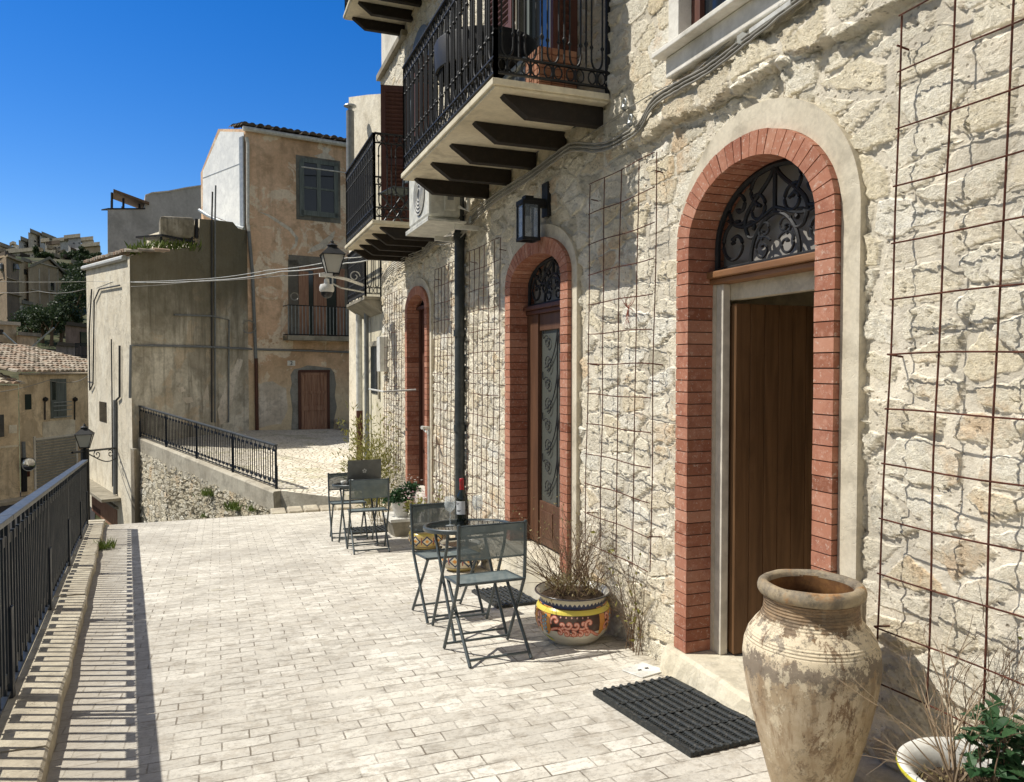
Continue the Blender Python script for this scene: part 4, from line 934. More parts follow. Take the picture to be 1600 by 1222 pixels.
# ---------------- grey house with pergola behind
GH=Fac(168,33,318,37); gh=root('grey_house','tall plain grey house with a stepped roofline behind the water tank','house')
mb=MB(); pts=[GH.pt(0,-4)]+[GH.px(u,v) for u,v in ((168,325),(226,325),(227,304),(236,301),(262,299),(290,294),(318,290),(345,288))]+[GH.pt(GH.st(345,300)[0],-4)]; prism(mb,pts,away(GH,5)); mb.build('wall','grey_wall',gh)
mb=MB(); pts=[(226.5,304.5),(236,300.5),(262,298),(290,292.5),(318,288.5),(318,290.5),(290,294.5),(262,300),(236,302.5),(226.5,306.5)]; prism(mb,[GH.px(u,v,.06) for u,v in pts],away(GH,5.2)); mb.build('coping','white_plaster',gh)
mb=MB(); pts=[GH.px(u,v,.05) for u,v in ((167.5,325.2),(226,325.2),(226,327.2),(167.5,327.2))]; prism(mb,pts,-GH.n*.5); mb.build('coping','iron',gh)
pg=root('pergola','slanted reed pergola on thin posts on the grey house terrace','pergola')
mb=MB(); 
for u,v in ((179,300),(197,309),(222,318)): mb.tube([GH.px(u,326,-.2),GH.px(u,v,-.2)],.05,5); q_=away(GH,2.4)*1.0; mb.tube([GH.px(u,326,-.2)+q_,GH.px(u,v-3,-.2)+q_],.05,5)
mb.build('post','iron',pg); mb=MB(); prism(mb,[GH.px(u,v,.3) for u,v in ((171,296.5),(227,317),(227,320.5),(171,298.8))],away(GH,3.2)+Vector((0,0,.25))); mb.build('canopy',paint('reed_mat',(.20,.13,.08),.9),pg)

# ---------------- garage house and its neighbour down in the street
GA=Fac(29,27.3,137,30.9); ga=root('garage_house','sandy house with a roller garage door down in the street','house')
pts=[GA.pt(0,-4.8),GA.pt(0,-.22),GA.pt(GA.L+2,-.22),GA.pt(GA.L+2,-4.8)]; mb=MB(); prism(mb,pts,away(GA,6)); mb.build('wall','garage_wall',ga)
tiles('roof',GA.pt(-.4,-.2,.22),GA.e,-GA.n*1.8+Vector((0,0,.40)),27,13,.24,.40,'tile_roof',ga)
mb=MB(); GA.box(mb,29,583.3,137,585.3,0,.16); mb.build('cornice','slab_conc',ga)
mb=MB(); GA.box(mb,39,616,49,640,-.01,.012); mb.build('window','glass_dark',ga)
mb=MB(); GA.box(mb,79,592,104,653,-.01,.02); fw=mb.build('french_window','wood_grey',ga); mb=MB(); GA.box(mb,88.5,594,103,650,.02,.04); mb.build('shutter',M['wood_grey'],fw); mb=MB(); GA.box(mb,81,596,86.5,625,.02,.03); mb.build('pane','glass_dark',fw)
mb=MB()
for v in (627.5,633,640,650.5): GA.box(mb,77.5,v,106,v+1.3,.14,.18)
mb.build('railing','galv',ga)
mb=MB(); GA.box(mb,66,657,117,681,0,.025); mb.build('render_patch','lit_wall',ga)
for u in (68.5,115):
    mb=MB(); mb.tube([GA.px(u,656,.05),GA.px(u,626,.05)],.025,5); mb.lathe([(0,.1),(.09,.04),(.09,-.04),(0,-.1)],GA.px(u,624,.07),8); mb.build('wall_bracket','iron',ga)
mb=MB(); GA.box(mb,53,682,56,765,0,.04); GA.box(mb,119,681,121.5,768,0,.04); GA.box(mb,53,681,121.5,684,0,.04); gf=mb.build('garage_frame','white_plaster',ga)
mb=MB(); s0=GA.st(56,700)[0]; s1=GA.st(119,700)[0]; z=GA.st(80,684)[1]
while z>-4.62: 
    GA.bx(mb,s0,s1,z-.085,z-.02,0,.03); GA.bx(mb,s0,s1,z-.105,z-.085,0,.012); z-=.105
mb.build('roller_shutter',paint('roller_metal',(.34,.33,.285),.6,.3),ga)
mb=MB(); mb.tube([GA.px(33,690,.1),GA.px(34,715,.1)],.06,7); mb.build('drainpipe','pipe_grey',ga); mb=MB(); mb.tube([GA.px(34,715,.1),GA.px(34.5,768,.1)],.09,7); mb.build('drainpipe','iron',ga)
mb=MB(); GA.box(mb,38,733,45,745,0,.05); mb.build('cover_plate','rust',ga)
PE=Fac(-60,25.5,27.5,27.2); pe=root('peeling_house','peeling beige house cut by the left edge of the photo','house')
pts=[PE.pt(-3,-4.8),PE.pt(-3,-.62),PE.pt(PE.L,-.62),PE.pt(PE.L,-4.8)]; mb=MB(); prism(mb,pts,-PE.n*5); mb.build('wall','garage_wall',pe)
tiles('roof',PE.pt(0,-.6,.2),PE.e,-PE.n*1.8+Vector((0,0,.45)),9,4,.22,.4,'tile_roof',pe)
mb=MB(); PE.box(mb,-6,648,6.5,683,-.01,.012); mb.build('window','glass_dark',pe); mb=MB(); PE.box(mb,-20,697,27,700,0,.06); mb.build('string_course','lit_wall',pe); mb=MB(); PE.box(mb,14,664,26,677,0,.02); mb.build('render_patch','lit_wall',pe)
mb=MB(); PE.box(mb,-60,696,27.5,790,0,.045); mb.build('plinth','garage_wall',pe)
# convex mirror
cm=root('traffic_mirror','round convex traffic mirror on the corner of the garage house','mirror')
c=GA.px(31.5,725.5,.35); nn=(GA.n+GA.e*-.55).normalized(); mt=nn.to_track_quat('Z','Y').to_matrix().to_4x4()
mb=MB(); mb.lathe([(0,.05),(.10,.042),(.17,.02),(.215,0)],c,20,mt); mb.build('mirror_glass','mirror',cm,True); mb=MB(); mb.lathe([(.215,0),(.24,.01),(.24,-.03),(.20,-.03)],c,20,mt); mb.tube([c-nn*.03,c-nn*.3],.03,6); mb.build('rim','galv',cm)
# street and pavement
mb=MB(); p=[W(-400,800,20),W(200,800,18),W(260,700,34),W(-400,700,34)]
z=-4.69; mb.face([(-45,4,z),(-1.8,4,z),(-1.8,12,z),(-4.5,34,z),(-45,34,z)]); struct(mb.build('street','asphalt'))
mb=MB(); GA.bx(mb,0,GA.L+1,-4.75,-4.58,0,.7); struct(mb.build('pavement','kerb')); mb=MB(); PE.bx(mb,-3,PE.L,-4.75,-4.58,0,.7); struct(mb.build('pavement','kerb'))

# ============================================================ CHURCH, VALLEY AND HILL TOWN
M['church']=plaster('church_stone',(.66,.53,.37),(.54,.42,.28),scale=.25,streak=.2,bumpd=.08); M['tower']=plaster('tower_stone',(.46,.35,.24),(.34,.26,.18),scale=.3,bumpd=.08,streak=.2)
ho='houses of the hilltop town'
def block(name,label,u0,u1,vt,vb,Z,mat,roof=0,dep=.8,wins=(),cat='house',group=None,skew=.12,par='slab_conc',hip=0,lit=None):
    if lit is None: lit=(group==ho and int(u0)%3!=0)
    wpx=(u1-u0)/FPX*Z
    F=Fac(u0,Z+wpx*.62,u1,Z) if lit else Fac(u0,Z,u1,Z*(1+skew*(u1-u0)/60)); o=root(name,label,cat,group); d=F.L*dep
    zt=F.st((u0+u1)/2,vt)[1]; zb=F.st((u0+u1)/2,vb)[1]-Z*.04
    mb=MB(); 
    if roof: zr=zt-roof*F.L; prism(mb,[F.pt(0,zb),F.pt(0,zr),F.pt(F.L/2,zt),F.pt(F.L,zr),F.pt(F.L,zb)],away(F,d))
    else: prism(mb,[F.pt(0,zb),F.pt(0,zt),F.pt(F.L,zt),F.pt(F.L,zb)],away(F,d))
    mb.build('wall',mat,o)
    e_=Z*.0035
    mb=MB()
    if roof:
        for a,b,za,zb2 in ((-.02,.5,zr,zt),(.5,1.02,zt,zr)): prism(mb,[F.pt(F.L*a,za-.0,e_),F.pt(F.L*b,zb2,e_),F.pt(F.L*b,zb2+e_,e_),F.pt(F.L*a,za+e_,e_)],away(F,d+2*e_))
    else: prism(mb,[F.pt(-e_,zt,e_),F.pt(F.L+e_,zt,e_),F.pt(F.L+e_,zt+e_*1.3,e_),F.pt(-e_,zt+e_*1.3,e_)],away(F,d+e_))
    mb.build('roof',par,o)
    for (wu,wv,ww,wh) in wins:
        mb=MB(); F.box(mb,wu-ww/2,wv-wh/2,wu+ww/2,wv+wh/2,0,.01*Z*.1+.02); mb.build('window','glass_dark',o)
    return o,F
ho='houses of the hilltop town'
block('hill_house','tallest beige block of the hilltop town',48,66,368,392,322,'pale_far',dep=.9,wins=((54,377,1.8,2),(54,385,1.8,2),(62,377,1.8,2),(62,385,1.8,2)),group=ho)
block('hill_house','lower wing right of the tallest beige block on the hill',66,86,373,394,330,'grey_wall',wins=((70,380,1.5,2),(76,384,1.5,2)),group=ho)
block('hill_house','pale gabled house on the hill left of the tallest block',23,33,381,393,318,'white_plaster',roof=.15,group=ho)
block('hill_house','bluish grey cube house on the hill left of the tallest block',33,48,379,392,316,'grey_wall',group=ho,wins=((38,384,1.4,1.6),(43,384,1.4,1.6)))
block('hill_house','low long white house on the hill above the bell tower',0,22,389,400,300,'pale_far',group=ho,wins=((6,393,1.2,1.6),(14,393,1.2,1.6)))
block('hill_house','white house with a dark tiled roof in front of the tallest block on the hill',74,82,378,408,300,'white_plaster',group=ho)
block('hill_house','shaded side house with two window rows in front of the tallest block on the hill',82,98,382,410,298,'pale_far',par='tile_dark',wins=((87,387,1.5,2),(93,387,1.5,2),(87,394,1.5,2),(93,394,1.5,2),(88,401,1.5,2.2),(94,401,1.5,2.2)),group=ho)
block('hill_house','low tan row of houses on the hill just above the church roof',22,60,394,410,285,'pale_far',wins=[(26+5*k,399,1.4,1.8) for k in range(7)],group=ho)
block('hill_house','wide grey blank walled house on the hill right of the white house',92,112,377,402,318,'grey_wall',group=ho)
block('hill_house','tall grey square house on the hill in the middle right of the town',110,130,372,414,300,'grey_wall',wins=((116,380,1.3,1.6),(124,380,1.3,1.6)),group=ho)
block('hill_house','bright white flat topped house at the right of the hilltop town',131,150,376,388,320,'white_plaster',group=ho)
block('hill_house','brown rounded house at the far right of the hilltop town',136,160,385,406,290,'church',group=ho)
block('hill_house','long low white house right of the cypresses on the hill',124,160,396,408,310,'pale_far',wins=((130,400,1.2,1.5),(142,400,1.2,1.5)),group=ho)
rnd=random.Random(11)
for k in range(30):
    row=k//10; u=-4+(k%10)*12.5+rnd.uniform(-4,4); v1=[404,414,424][row]+rnd.uniform(-2,3); wd=rnd.uniform(8,14); hh=rnd.uniform(7,12); Z=[292,270,240][row]+rnd.uniform(-5,5)
    block('hill_house','small pale house in the dense rows of the hilltop town',u,u+wd,v1-hh,v1+3,Z,rnd.choice(['pale_far','church','garage_wall','white_plaster','pale_far']),roof=rnd.choice([0,0,.16]),group='small houses in the rows of the hilltop town',wins=((u+wd*.3,v1-hh*.5,1.4,2),(u+wd*.68,v1-hh*.5,1.4,2)),par=rnd.choice(['slab_conc','tile_dark']),lit=rnd.random()<.4)
# church nave
cho,F=block('church','large plain stone church with a gabled front on the slope',47,104,405,495,110,'church',roof=.19,dep=.9,cat='church',par='slab_conc',skew=.1)
for a in ((75,440,.0,0),): pass
mb=MB(); F.box(mb,76,441,83,454,0,.15); mb.build('window','glass_dark',cho)
mb=MB(); F.box(mb,47,457,104,458.4,0,.25); F.box(mb,48,414,103,415.5,0,.25)
for u in (61,76,90): F.box(mb,u,420,u+1.2,490,0,.12)
mb.build('cornice','pale_far',cho)
mb=MB(); F.box(mb,75,440,76,455,0,.3); F.box(mb,83,440,84,455,0,.3); F.box(mb,75,454,84,455.5,0,.3); mb.build('window_surround','pale_far',cho)
# bell tower
T1=Fac(-12,98,13,94); T2=Fac(13,94,33,99); bt=root('bell_tower','square stone bell tower with arched belfry openings','bell tower')
mb=MB(); 
def tower(mb,e_,v0,v1):
    zt=T1.st(13,v0)[1]; zb=T1.st(13,v1)[1]; a=T2.pt(-e_*.3,0,e_); 
    A1=T1.pt(-e_,0,e_); B1=T2.pt(0,0,e_)+ (T1.n*e_*.7); C1=T2.pt(T2.L+e_,0,e_); D1=A1+(C1-B1)
    mb.hexa([Vector((p.x,p.y,zb)) for p in (A1,B1,C1,D1)]+[Vector((p.x,p.y,zt)) for p in (A1,B1,C1,D1)])
tower(mb,0,400,505); mb.build('shaft','tower',bt)
mb=MB(); tower(mb,.45,397,400); tower(mb,.3,432,433.5); tower(mb,.3,456,457.2); mb.build('cornice','church',bt)
mb=MB(); tower(mb,-.3,391,397); mb.build('roof','tile_dark',bt)
for Fc,u in ((T1,3.8),(T2,22)):
    mb=MB(); c=[Fc.px(u-2.2,424,.05),Fc.px(u+2.2,424,.05)]+[Fc.px(u+2.2*math.cos(math.pi*k/8),414-3.5*math.sin(math.pi*k/8),.05) for k in range(9)]; prism(mb,c,-Fc.n*.05+Fc.n*.1); mb.build('bell_opening','glass_dark',bt)
    mb=MB(); mb.lathe([(0,.5),(.2,.4),(.3,.1),(.45,-.2)],Fc.px(u,418,.2),10); mb.build('bell','galv',bt)
block('ruined_wall','broken stone wall standing between the bell tower and the church',33.5,47,410,480,108,'church',cat='wall',wins=((39,425,3,8),(39,470,4,6)),dep=.2)
block('low_house','dark low house between the bell tower and the church',33,48,476,505,100,'pale_far',wins=((39,487,4,8),))
block('valley_house','beige flat roofed house low behind the garage house on the left',-30,27,507,560,62,'garage_wall',wins=((2,519,5,8),(1,538,4,6)),skew=.05,par='pale_far')
block('valley_house','sandy extension with a ragged top right of the beige flat roofed house',27,59,525,560,64,'garage_wall',skew=.1)
block('valley_house','pinkish house with a tiled eave right beside the mossy house',103,150,511,545,58,plaster('pink_render',(.42,.29,.23),(.32,.22,.17)),par='tile_dark',wins=((131,530,12,22),))
block('valley_house','small pinkish grey house with a low pitched roof below the pinkish house',88,118,541,575,46,plaster('pink_grey_render',(.36,.30,.28),(.26,.22,.20)),par='tile_dark',wins=((102,559,10,10),))
block('valley_house','low grey roofed shed between the sandy extension and the pinkish house',62,104,551,575,52,'church',par='tile_dark',wins=((84,558,5,6),))
mb=MB(); F=Fac(118,44,119,44.2)
for k in range(8): mb.tube([W(118+2.2*k,575,44),W(118+2.2*k,536,44)],.03,4)
for v in (537,556,574): mb.tube([W(117,v,44),W(137,v,44)],.04,4)
tag(mb.build('balcony_railing','iron'),'dark iron balcony railing seen beyond the roof of the garage house','railing')

def tree(label,u,v,Z,w,h,mat='leaf_dark',n=900,group='trees on the slope',trunk=True,size=None,cat='tree',lumps=10):
    b=W(u,v,Z); rt=empty('tree',b,0,0,label,cat,group); sz=size or Z*.008; mb=MB(); crown(mb,(0,0,h*.55),(w/2,w/2,h/2),n,sz,lumps); mb.build('crown',mat,rt)
    mb=MB(); mb.tube([(0,0,-h*.15),(w*.02,0,h*.2),(0,w*.02,h*.6)],[w*.05,w*.04,w*.02],6); 
    for k in range(4): a=k*1.7; mb.tube([(0,0,h*.25),(w*.2*math.cos(a),w*.2*math.sin(a),h*.6)],[w*.03,w*.012],5)
    mb.build('trunk','twig',rt); return rt
TL=[('broad dark evergreen below the church front, left part',58,512,84,7,3.4),('broad dark evergreen below the church front, middle part',74,510,86,7,3.8),('dark evergreen below the right corner of the church',92,508,86,7,3.6),
 ('dark tree at the right foot of the church near the pinkish house',112,500,80,6,4),('round green tree beside the church gable on the right',112,470,115,7,7),('green tree on the slope right of the church, lower one',122,484,105,7,6),('green tree on the slope touching the mossy house edge',131,458,120,9,9),('dense green tree high on the slope right of the church',120,440,135,8,6),('small tree high on the slope under the hilltop houses',112,428,150,9,5),
 ('round dark tree in front of the grey hilltop houses',108,411,270,17,13),('dark tree at the right end of the hilltop town',146,410,270,14,12),('low dark tree right of the cypress on the hill',70,406,270,16,8),('bushy dark tree below the tall grey hilltop house',130,414,260,20,10)]
TL+=[('leafy tree among the valley houses, first of five beneath the church from the left',50,534,78,7,4.5),('leafy tree among the valley houses, second of five beneath the church from the left',66,531,77,7,5),('leafy tree among the valley houses, third of five beneath the church from the left',80,534,76,7,4.5),('leafy tree among the valley houses, fourth of five beneath the church from the left',95,530,78,7,5.5),('leafy tree among the valley houses, last of five beneath the church from the left',108,526,80,6,5),('scrubby tree touching the left edge of the pinkish house roof',98,522,82,7,5),('dark tree filling the gap between church and mossy house edge',116,505,95,8,8),('upper dark tree in the gap between church and mossy house edge',126,494,98,8,9)]
for l,u,v,Z,w_,h_ in TL:
    k_=.34 if Z>200 else .52
    tree(l,u,v,Z,w_*k_,h_*(k_ if Z>100 else .75),mat='leaf_dark',n=900,size=Z*.0036)
for l,u,v,Z,w_,h_ in (('slim cypress standing left of the white hilltop house',56.5,406,270,4.5,19),('tall cypress on the hill beside the tall grey house',127,415,262,6,26),('shorter cypress at the right side of the hilltop town',135,414,262,6,21),('cypress at the foot of the hilltop town beside the bushy tree',120,420,255,5,14)):
    tree(l,u,v,Z,w_*.30,h_*.27,mat='leaf_dark',n=500,group='cypresses on the hill',lumps=14,size=Z*.003)

# ============================================================ LAMPS, CAMERA, WIRES
def lantern(mb_i,mb_g,c,s):
    """four sided tapered street lantern, c = bottom centre, s = height of the glass"""
    c=Vector(c); b,t,h=.30*s,.56*s,s; q=lambda r,z:[c+Vector((sx*r,sy*r,z)) for sx,sy in ((-1,-1),(1,-1),(1,1),(-1,1))]
    mb_g.hexa(q(b*.95,0)+q(t*.95,h))
    for i in range(4): mb_i.tube([q(b,0)[i],q(t,h)[i]],.035*s,4)
    for z,r in ((0,b),(h,t)):
        P=q(r,z)
        for i in range(4): mb_i.tube([P[i],P[(i+1)%4]],.045*s,4)
    mb_i.hexa(q(t*1.12,h)+q(.26*s,h*1.36)); mb_i.hexa(q(.24*s,h*1.36)+q(.20*s,h*1.5))
    mb_i.lathe([(.30*s,1.5*s),(.16*s,1.58*s),(.07*s,1.64*s),(.10*s,1.70*s),(.03*s,1.76*s),(.0,1.86*s)],c,10); mb_i.hexa(q(b*1.1,-.06*s)+q(b*1.1,0))
    mb_i.lathe([(.05*s,-.2*s),(.12*s,-.08*s),(.05*s,0)],c,8)
l1=root('street_lamp','glazed iron street lamp on a wall arm below the far iron balcony','street lamp')
a,g=MB(),MB(); c=W(519.5,428,11.2); lantern(a,g,c,.275); a.build('lantern_frame','iron',l1); g.build('lantern_glass','lamp_glass',l1)
wl=onx(597,440,2.41)
mb=MB(); mb.tube([c-Vector((0,0,.02)),c-Vector((0,0,.14)),c+Vector((.12,.0,-.2)),Vector((2.12,c.y+.5,c.z-.2))],.012,6); mb.tube(spiral((c.x+.32,c.z-.02),.06,1.2,0,lambda x,z:(x,c.y,z),1,20,.02),.008,5); mb.build('arm','pipe_white',l1)
sc_=root('security_camera','white dome security camera hanging from the lamp arm','camera')
cc=W(510.5,449,11.1); mb=MB(); mb.lathe([(0,.12),(.035,.12),(.04,.05),(.09,.04),(.105,0),(.105,-.05),(.09,-.07)],cc+Vector((0,0,.0)),16); mb.tube([cc+Vector((0,0,.1)),cc+Vector((0,0,.17)),cc+Vector((.3,.1,.14)),Vector((2.12,12.0,cc.z+.12))],.022,6); mb.box((cc.x-.1,cc.y-.05,cc.z+.15),(cc.x+.08,cc.y+.05,cc.z+.20)); mb.build('housing','white_pl',sc_,True,40)
mb=MB(); mb.lathe([(.088,-.06),(.08,-.11),(.05,-.145),(0,-.16)],cc,16); mb.build('dome','black_pl',sc_,True)
l2=root('street_lamp','glazed iron street lamp on a dark post beyond the terrace railing','street lamp')
a,g=MB(),MB(); c=W(132.5,699,19.5); lantern(a,g,c,.34); a.build('lantern_frame','iron',l2); g.build('lantern_glass','lamp_glass',l2)
mb=MB(); mb.tube([c-Vector((0,0,.05)),c-Vector((0,0,3.0))],.10,8); mb.build('post','iron',l2)
mb=MB(); E0=A2.px(183,700,.05); E1=c+Vector((0,0,-.10)); V_=(E1-E0); pl=lambda a,z:tuple(E0+V_*a+Vector((0,0,z)))
mb.tube([pl(-.0,0),pl(1.35,0)],.028,6); mb.tube(bez(pl(.95,-.05),pl(.6,-.22),pl(.35,-.46),pl(0,-.30)),.016,5); mb.tube(spiral((.62,-.12),.10,1.2,1.0,lambda x,z:pl(x,z),-1,20,.02),.014,5); mb.tube(spiral((.18,-.14),.09,1.2,1.0,lambda x,z:pl(x,z),1,20,.02),.014,5); mb.build('scroll_bracket','iron',l2)
def wire(pts,r,mat,label,name='cable',sag=0,sub=1,n=8):
    P=[]
    pts=[Vector(p) for p in pts]
    for a,b in zip(pts,pts[1:]):
        for k in range(n):
            t=k/n; p=a.lerp(b,t); p.z-=sag*4*t*(1-t); P.append(p)
    P.append(pts[-1]); mb=MB(); mb.tube(P,r,6); return tag(mb.build(name,mat,None,True),label,'cable')
NW=Vector((2.1,11.9,onx(600,405,2.1).z))
wire([W(-40,439,21),A2.px(150,440,.12),W(300,437,17),W(420,422,14),W(541,403,11.8),W(600,392,11.6)],.0065,'pipe_white','upper pale wire crossing from the mossy house to the far balcony',sag=.03)
wire([A.px(200,441,.1),W(330,438,17.5),W(440,424,14),W(541,411,11.8),W(600,398,11.6)],.009,'pipe_white','thick lower pale wire crossing from the mossy house to the street lamp',sag=.03)
wire([A.px(200,448,.1),W(300,440,18),W(440,431,14.2),W(520,424,11.6)],.006,'cable','thinnest wire crossing below the other two in front of the mossy house',sag=.02)
wire([W(-40,452,30),W(60,455,27),A2.px(140,452,.12)],.010,'cable','wire crossing in front of the church bell tower',sag=.1)
for (u0,v0,u1,v1) in ((5,520,40,551),(40,551,84,512)): 
    mb=MB(); mb.tube([W(u0,v0,40),W(u1,v1,40)],.045,5); tag(mb.build('stay_pole','galv'),'thin diagonal pole rising %s from the roof of the garage house'%('leftwards' if u0<20 else 'rightwards'),'pole')
wire([GA.px(-20,612,.5),GA.px(60,594,.4),GA.px(100,597,.3),W(137,588,25)],.012,'cable','slack wire strung along the front of the garage house',sag=.05)
mb=MB(); mb.lathe([(.10,.0),(.13,.03),(.13,-.03),(.10,0)],O.px(447,467,1.0),14,Matrix.Rotation(math.pi/2,4,'X')); tag(mb.build('cable_coil','cable'),'small coil of pale cable hanging by the ochre house balcony','cable')
mb=MB(); p=A.px(384,511,.12); mb.lathe([(.18,.0),(.22,.03),(.22,-.03),(.18,0)],p,14,Matrix.Rotation(math.pi/2,4,'X')); tag(mb.build('cable_coil','cable'),'round coil of cable hung on the mossy shaded wall','cable')
# cable bundle along the stone wall
def wcab(px,x,off,r,mat,label,jit=.006):
    P=[]
    for (u,v) in px: p=onx(u,v+off,x); P.append(p)
    # smooth
    Q=[]
    for i in range(len(P)-1):
        p0,p1,p2,p3=P[max(i-1,0)],P[i],P[i+1],P[min(i+2,len(P)-1)]
        for k in range(8):
            t=k/8; Q.append(.5*((2*p1)+(p2-p0)*t+(2*p0-5*p1+4*p2-p3)*t*t+(3*p1-p0-3*p2+p3)*t**3)+Vector((random.uniform(-jit,jit)*.3,0,random.uniform(-jit,jit)*.4)))
    Q.append(P[-1]); mb=MB(); mb.tube(Q,r,6); return tag(mb.build('cable',mat,None,True),label,'cable')
main=[(1300,-40),(1235,6),(1165,62),(1105,108),(1060,133),(1020,160),(1000,195),(975,214),(940,229),(900,228),(880,235),(830,272),(770,311),(735,345),(715,368),(695,375),(678,376),(660,395),(640,403),(610,420),(596,440)]
for k in range(5):
    wcab(main,2.33+.012*(k%2),-5+3.1*k,.0065,'cable',['topmost','second','third','fourth','lowest'][k]+' pale cable of the bundle running along the stone house wall')
wcab([(1340,-60),(1250,-2),(1160,60),(1080,130),(1010,166),(900,237),(800,300),(700,366),(620,418)],2.36,-14,.004,'cable','thin taut wire carrying the cable bundle above the middle door')
mb=MB(); mb.tube([onx(1160,60,2.33),onx(1166,70,2.40)],.03,6); mb.tube([onx(1175,50,2.34),onx(1240,4,2.34)],.02,6); tag(mb.build('cable_clamp','pipe_white'),'white junction sleeve on the cable bundle under the near window','clamp')
for i,(u,v) in enumerate(((976,160),(985,185),(700,330),(735,341))):
    c=onx(u,v,2.28); mb=MB(); mb.tube([(c.x,c.y+.02*math.cos(a),c.z+.02*math.sin(a)) for a in [2*math.pi*k/12 for k in range(13)]],.006,6); mb.tube([c+Vector((0,0,-.02)),onx(u+6,v+8,2.41)],.006,5)
    mb.lathe([(.012,-.015),(.02,0),(.012,.015)],c+Vector((0,0,-.03)),8)
    tag(mb.build('cable_hook','galv'),['upper ring hook for cables beside the big balcony','lower ring hook for cables beside the big balcony','ring hook for cables behind the air conditioner','ring hook for cables beside the dark downpipe'][i],'hook')
# downpipe
dp=root('drainpipe','dark iron drainpipe running down the stone wall between the far and middle doors','drainpipe')
mb=MB(); mb.tube([(2.335,7.60,G(7.6)-.02),(2.335,7.60,1.95),(2.335,7.68,2.2),(2.335,7.68,4.6)],.052,12); mb.build('pipe','downpipe',dp,True,40)
for z in (.36,-.62,1.35): mb=MB(); mb.tube([(2.335,7.60,z-.035),(2.335,7.60,z+.035)],.064,12); mb.tube([(2.335,7.60,z),(2.42,7.60,z)],.012,5); mb.build('collar','downpipe',dp,True,40)
mb=MB(); mb.tube([(2.30,8.72,G(8.7)),(2.30,8.72,-.78)],.018,8); mb.tube([(2.30,8.72,-.78),(2.30,8.72,-.70),(2.2,8.66,-.69)],.022,8); mb.tube([(2.24,8.70,-.72),(2.24,8.6,-.74)],.012,6); tag(mb.build('standpipe','pipe_white',None,True,40),'thin white standpipe with a tap right of the far door','tap')
# wall lantern with bulb over the middle door
wlm=root('wall_lantern','black box wall lantern with a visible bulb above the middle door','wall lantern')
x0,x1,y0,y1,z0,z1=2.175,2.30,5.43,5.555,.985,1.255; fr=MB()
for x in (x0,x1):
    for y in (y0,y1): fr.box((x-.008,y-.008,z0),(x+.008,y+.008,z1))
for z in (z0,z1):
    fr.box((x0-.01,y0-.01,z-.012),(x1+.01,y0+.008,z+.012)); fr.box((x0-.01,y1-.008,z-.012),(x1+.01,y1+.01,z+.012)); fr.box((x0-.01,y0,z-.0121),(x0+.008,y1,z+.0121)); fr.box((x1-.008,y0,z-.0121),(x1+.01,y1,z+.0121))
fr.box((x0-.01,y0-.01,z1+.013),(x1+.01,y1+.01,z1+.025)); fr.box((2.20,5.46,z1+.025),(2.27,5.53,z1+.06)); fr.box((2.235,5.48,z1-.02),(2.385,5.51,z1+.05)); fr.box((2.375,5.44,1.17),(2.405,5.55,1.43)); fr.tube([(2.235,5.495,z1),(2.235,5.495,z1-.09)],.02,8)
fr.build('frame','iron',wlm)
g=MB(); g.box((x0,y0,z0+.01),(x1,y1,z1-.01)); g.build('glass','lantern_glass',wlm); mb=MB(); mb.lathe([(.015,.0),(.018,-.03),(.032,-.06),(.034,-.09),(.02,-.12),(0,-.128)],(2.235,5.495,z1-.085),14); mb.build('bulb','lamp_glass',wlm,True)
# air conditioner
ac=root('air_conditioner','old cream air conditioner unit mounted between the two iron balconies','air conditioner')
mb=MB(); mb.box((1.88,7.12,1.44),(2.20,7.92,1.98)); mb.build('casing','ac',ac,bevel=.03)
mb=MB()
for r in (.20,.165,.13,.095,.06): mb.tube([(1.868,7.45+r*math.cos(a),1.71+r*math.sin(a)) for a in [2*math.pi*k/20 for k in range(21)]],.006,4)
mb.build('fan_grille','white_pl',ac); mb=MB(); mb.lathe([(0,0),(.21,0)],(1.876,7.45,1.71),24,Matrix.Rotation(math.pi/2,4,'Y')); mb.build('fan_opening','ac_dark',ac)
mb=MB(); mb.box((2.03,7.09,1.50),(2.15,7.12,1.78)); pn=mb.build('side_cover','ac',ac,bevel=.012); mb=MB(); mb.box((2.06,7.084,1.60),(2.12,7.09,1.70)); mb.build('rating_plate','pipe_grey',pn)
mb=MB(); mb.box((1.86,7.06,1.385),(2.24,7.98,1.405)); mb.box((1.86,7.06,1.405),(1.875,7.98,1.43)); mb.box((1.9,7.15,1.405),(2.2,7.2,1.44)); mb.box((1.9,7.84,1.405),(2.2,7.89,1.44)); mb.build('drip_tray','ac',ac,bevel=.004)
mb=MB(); mb.box((2.15,7.14,1.34),(2.4,7.18,1.384)); mb.box((2.15,7.86,1.34),(2.4,7.90,1.384)); mb.tube([(2.18,7.12,1.55),(2.25,7.05,1.5),(2.3,7.1,1.9),(2.4,7.1,1.95)],.018,7); mb.build('support','white_pl',ac)

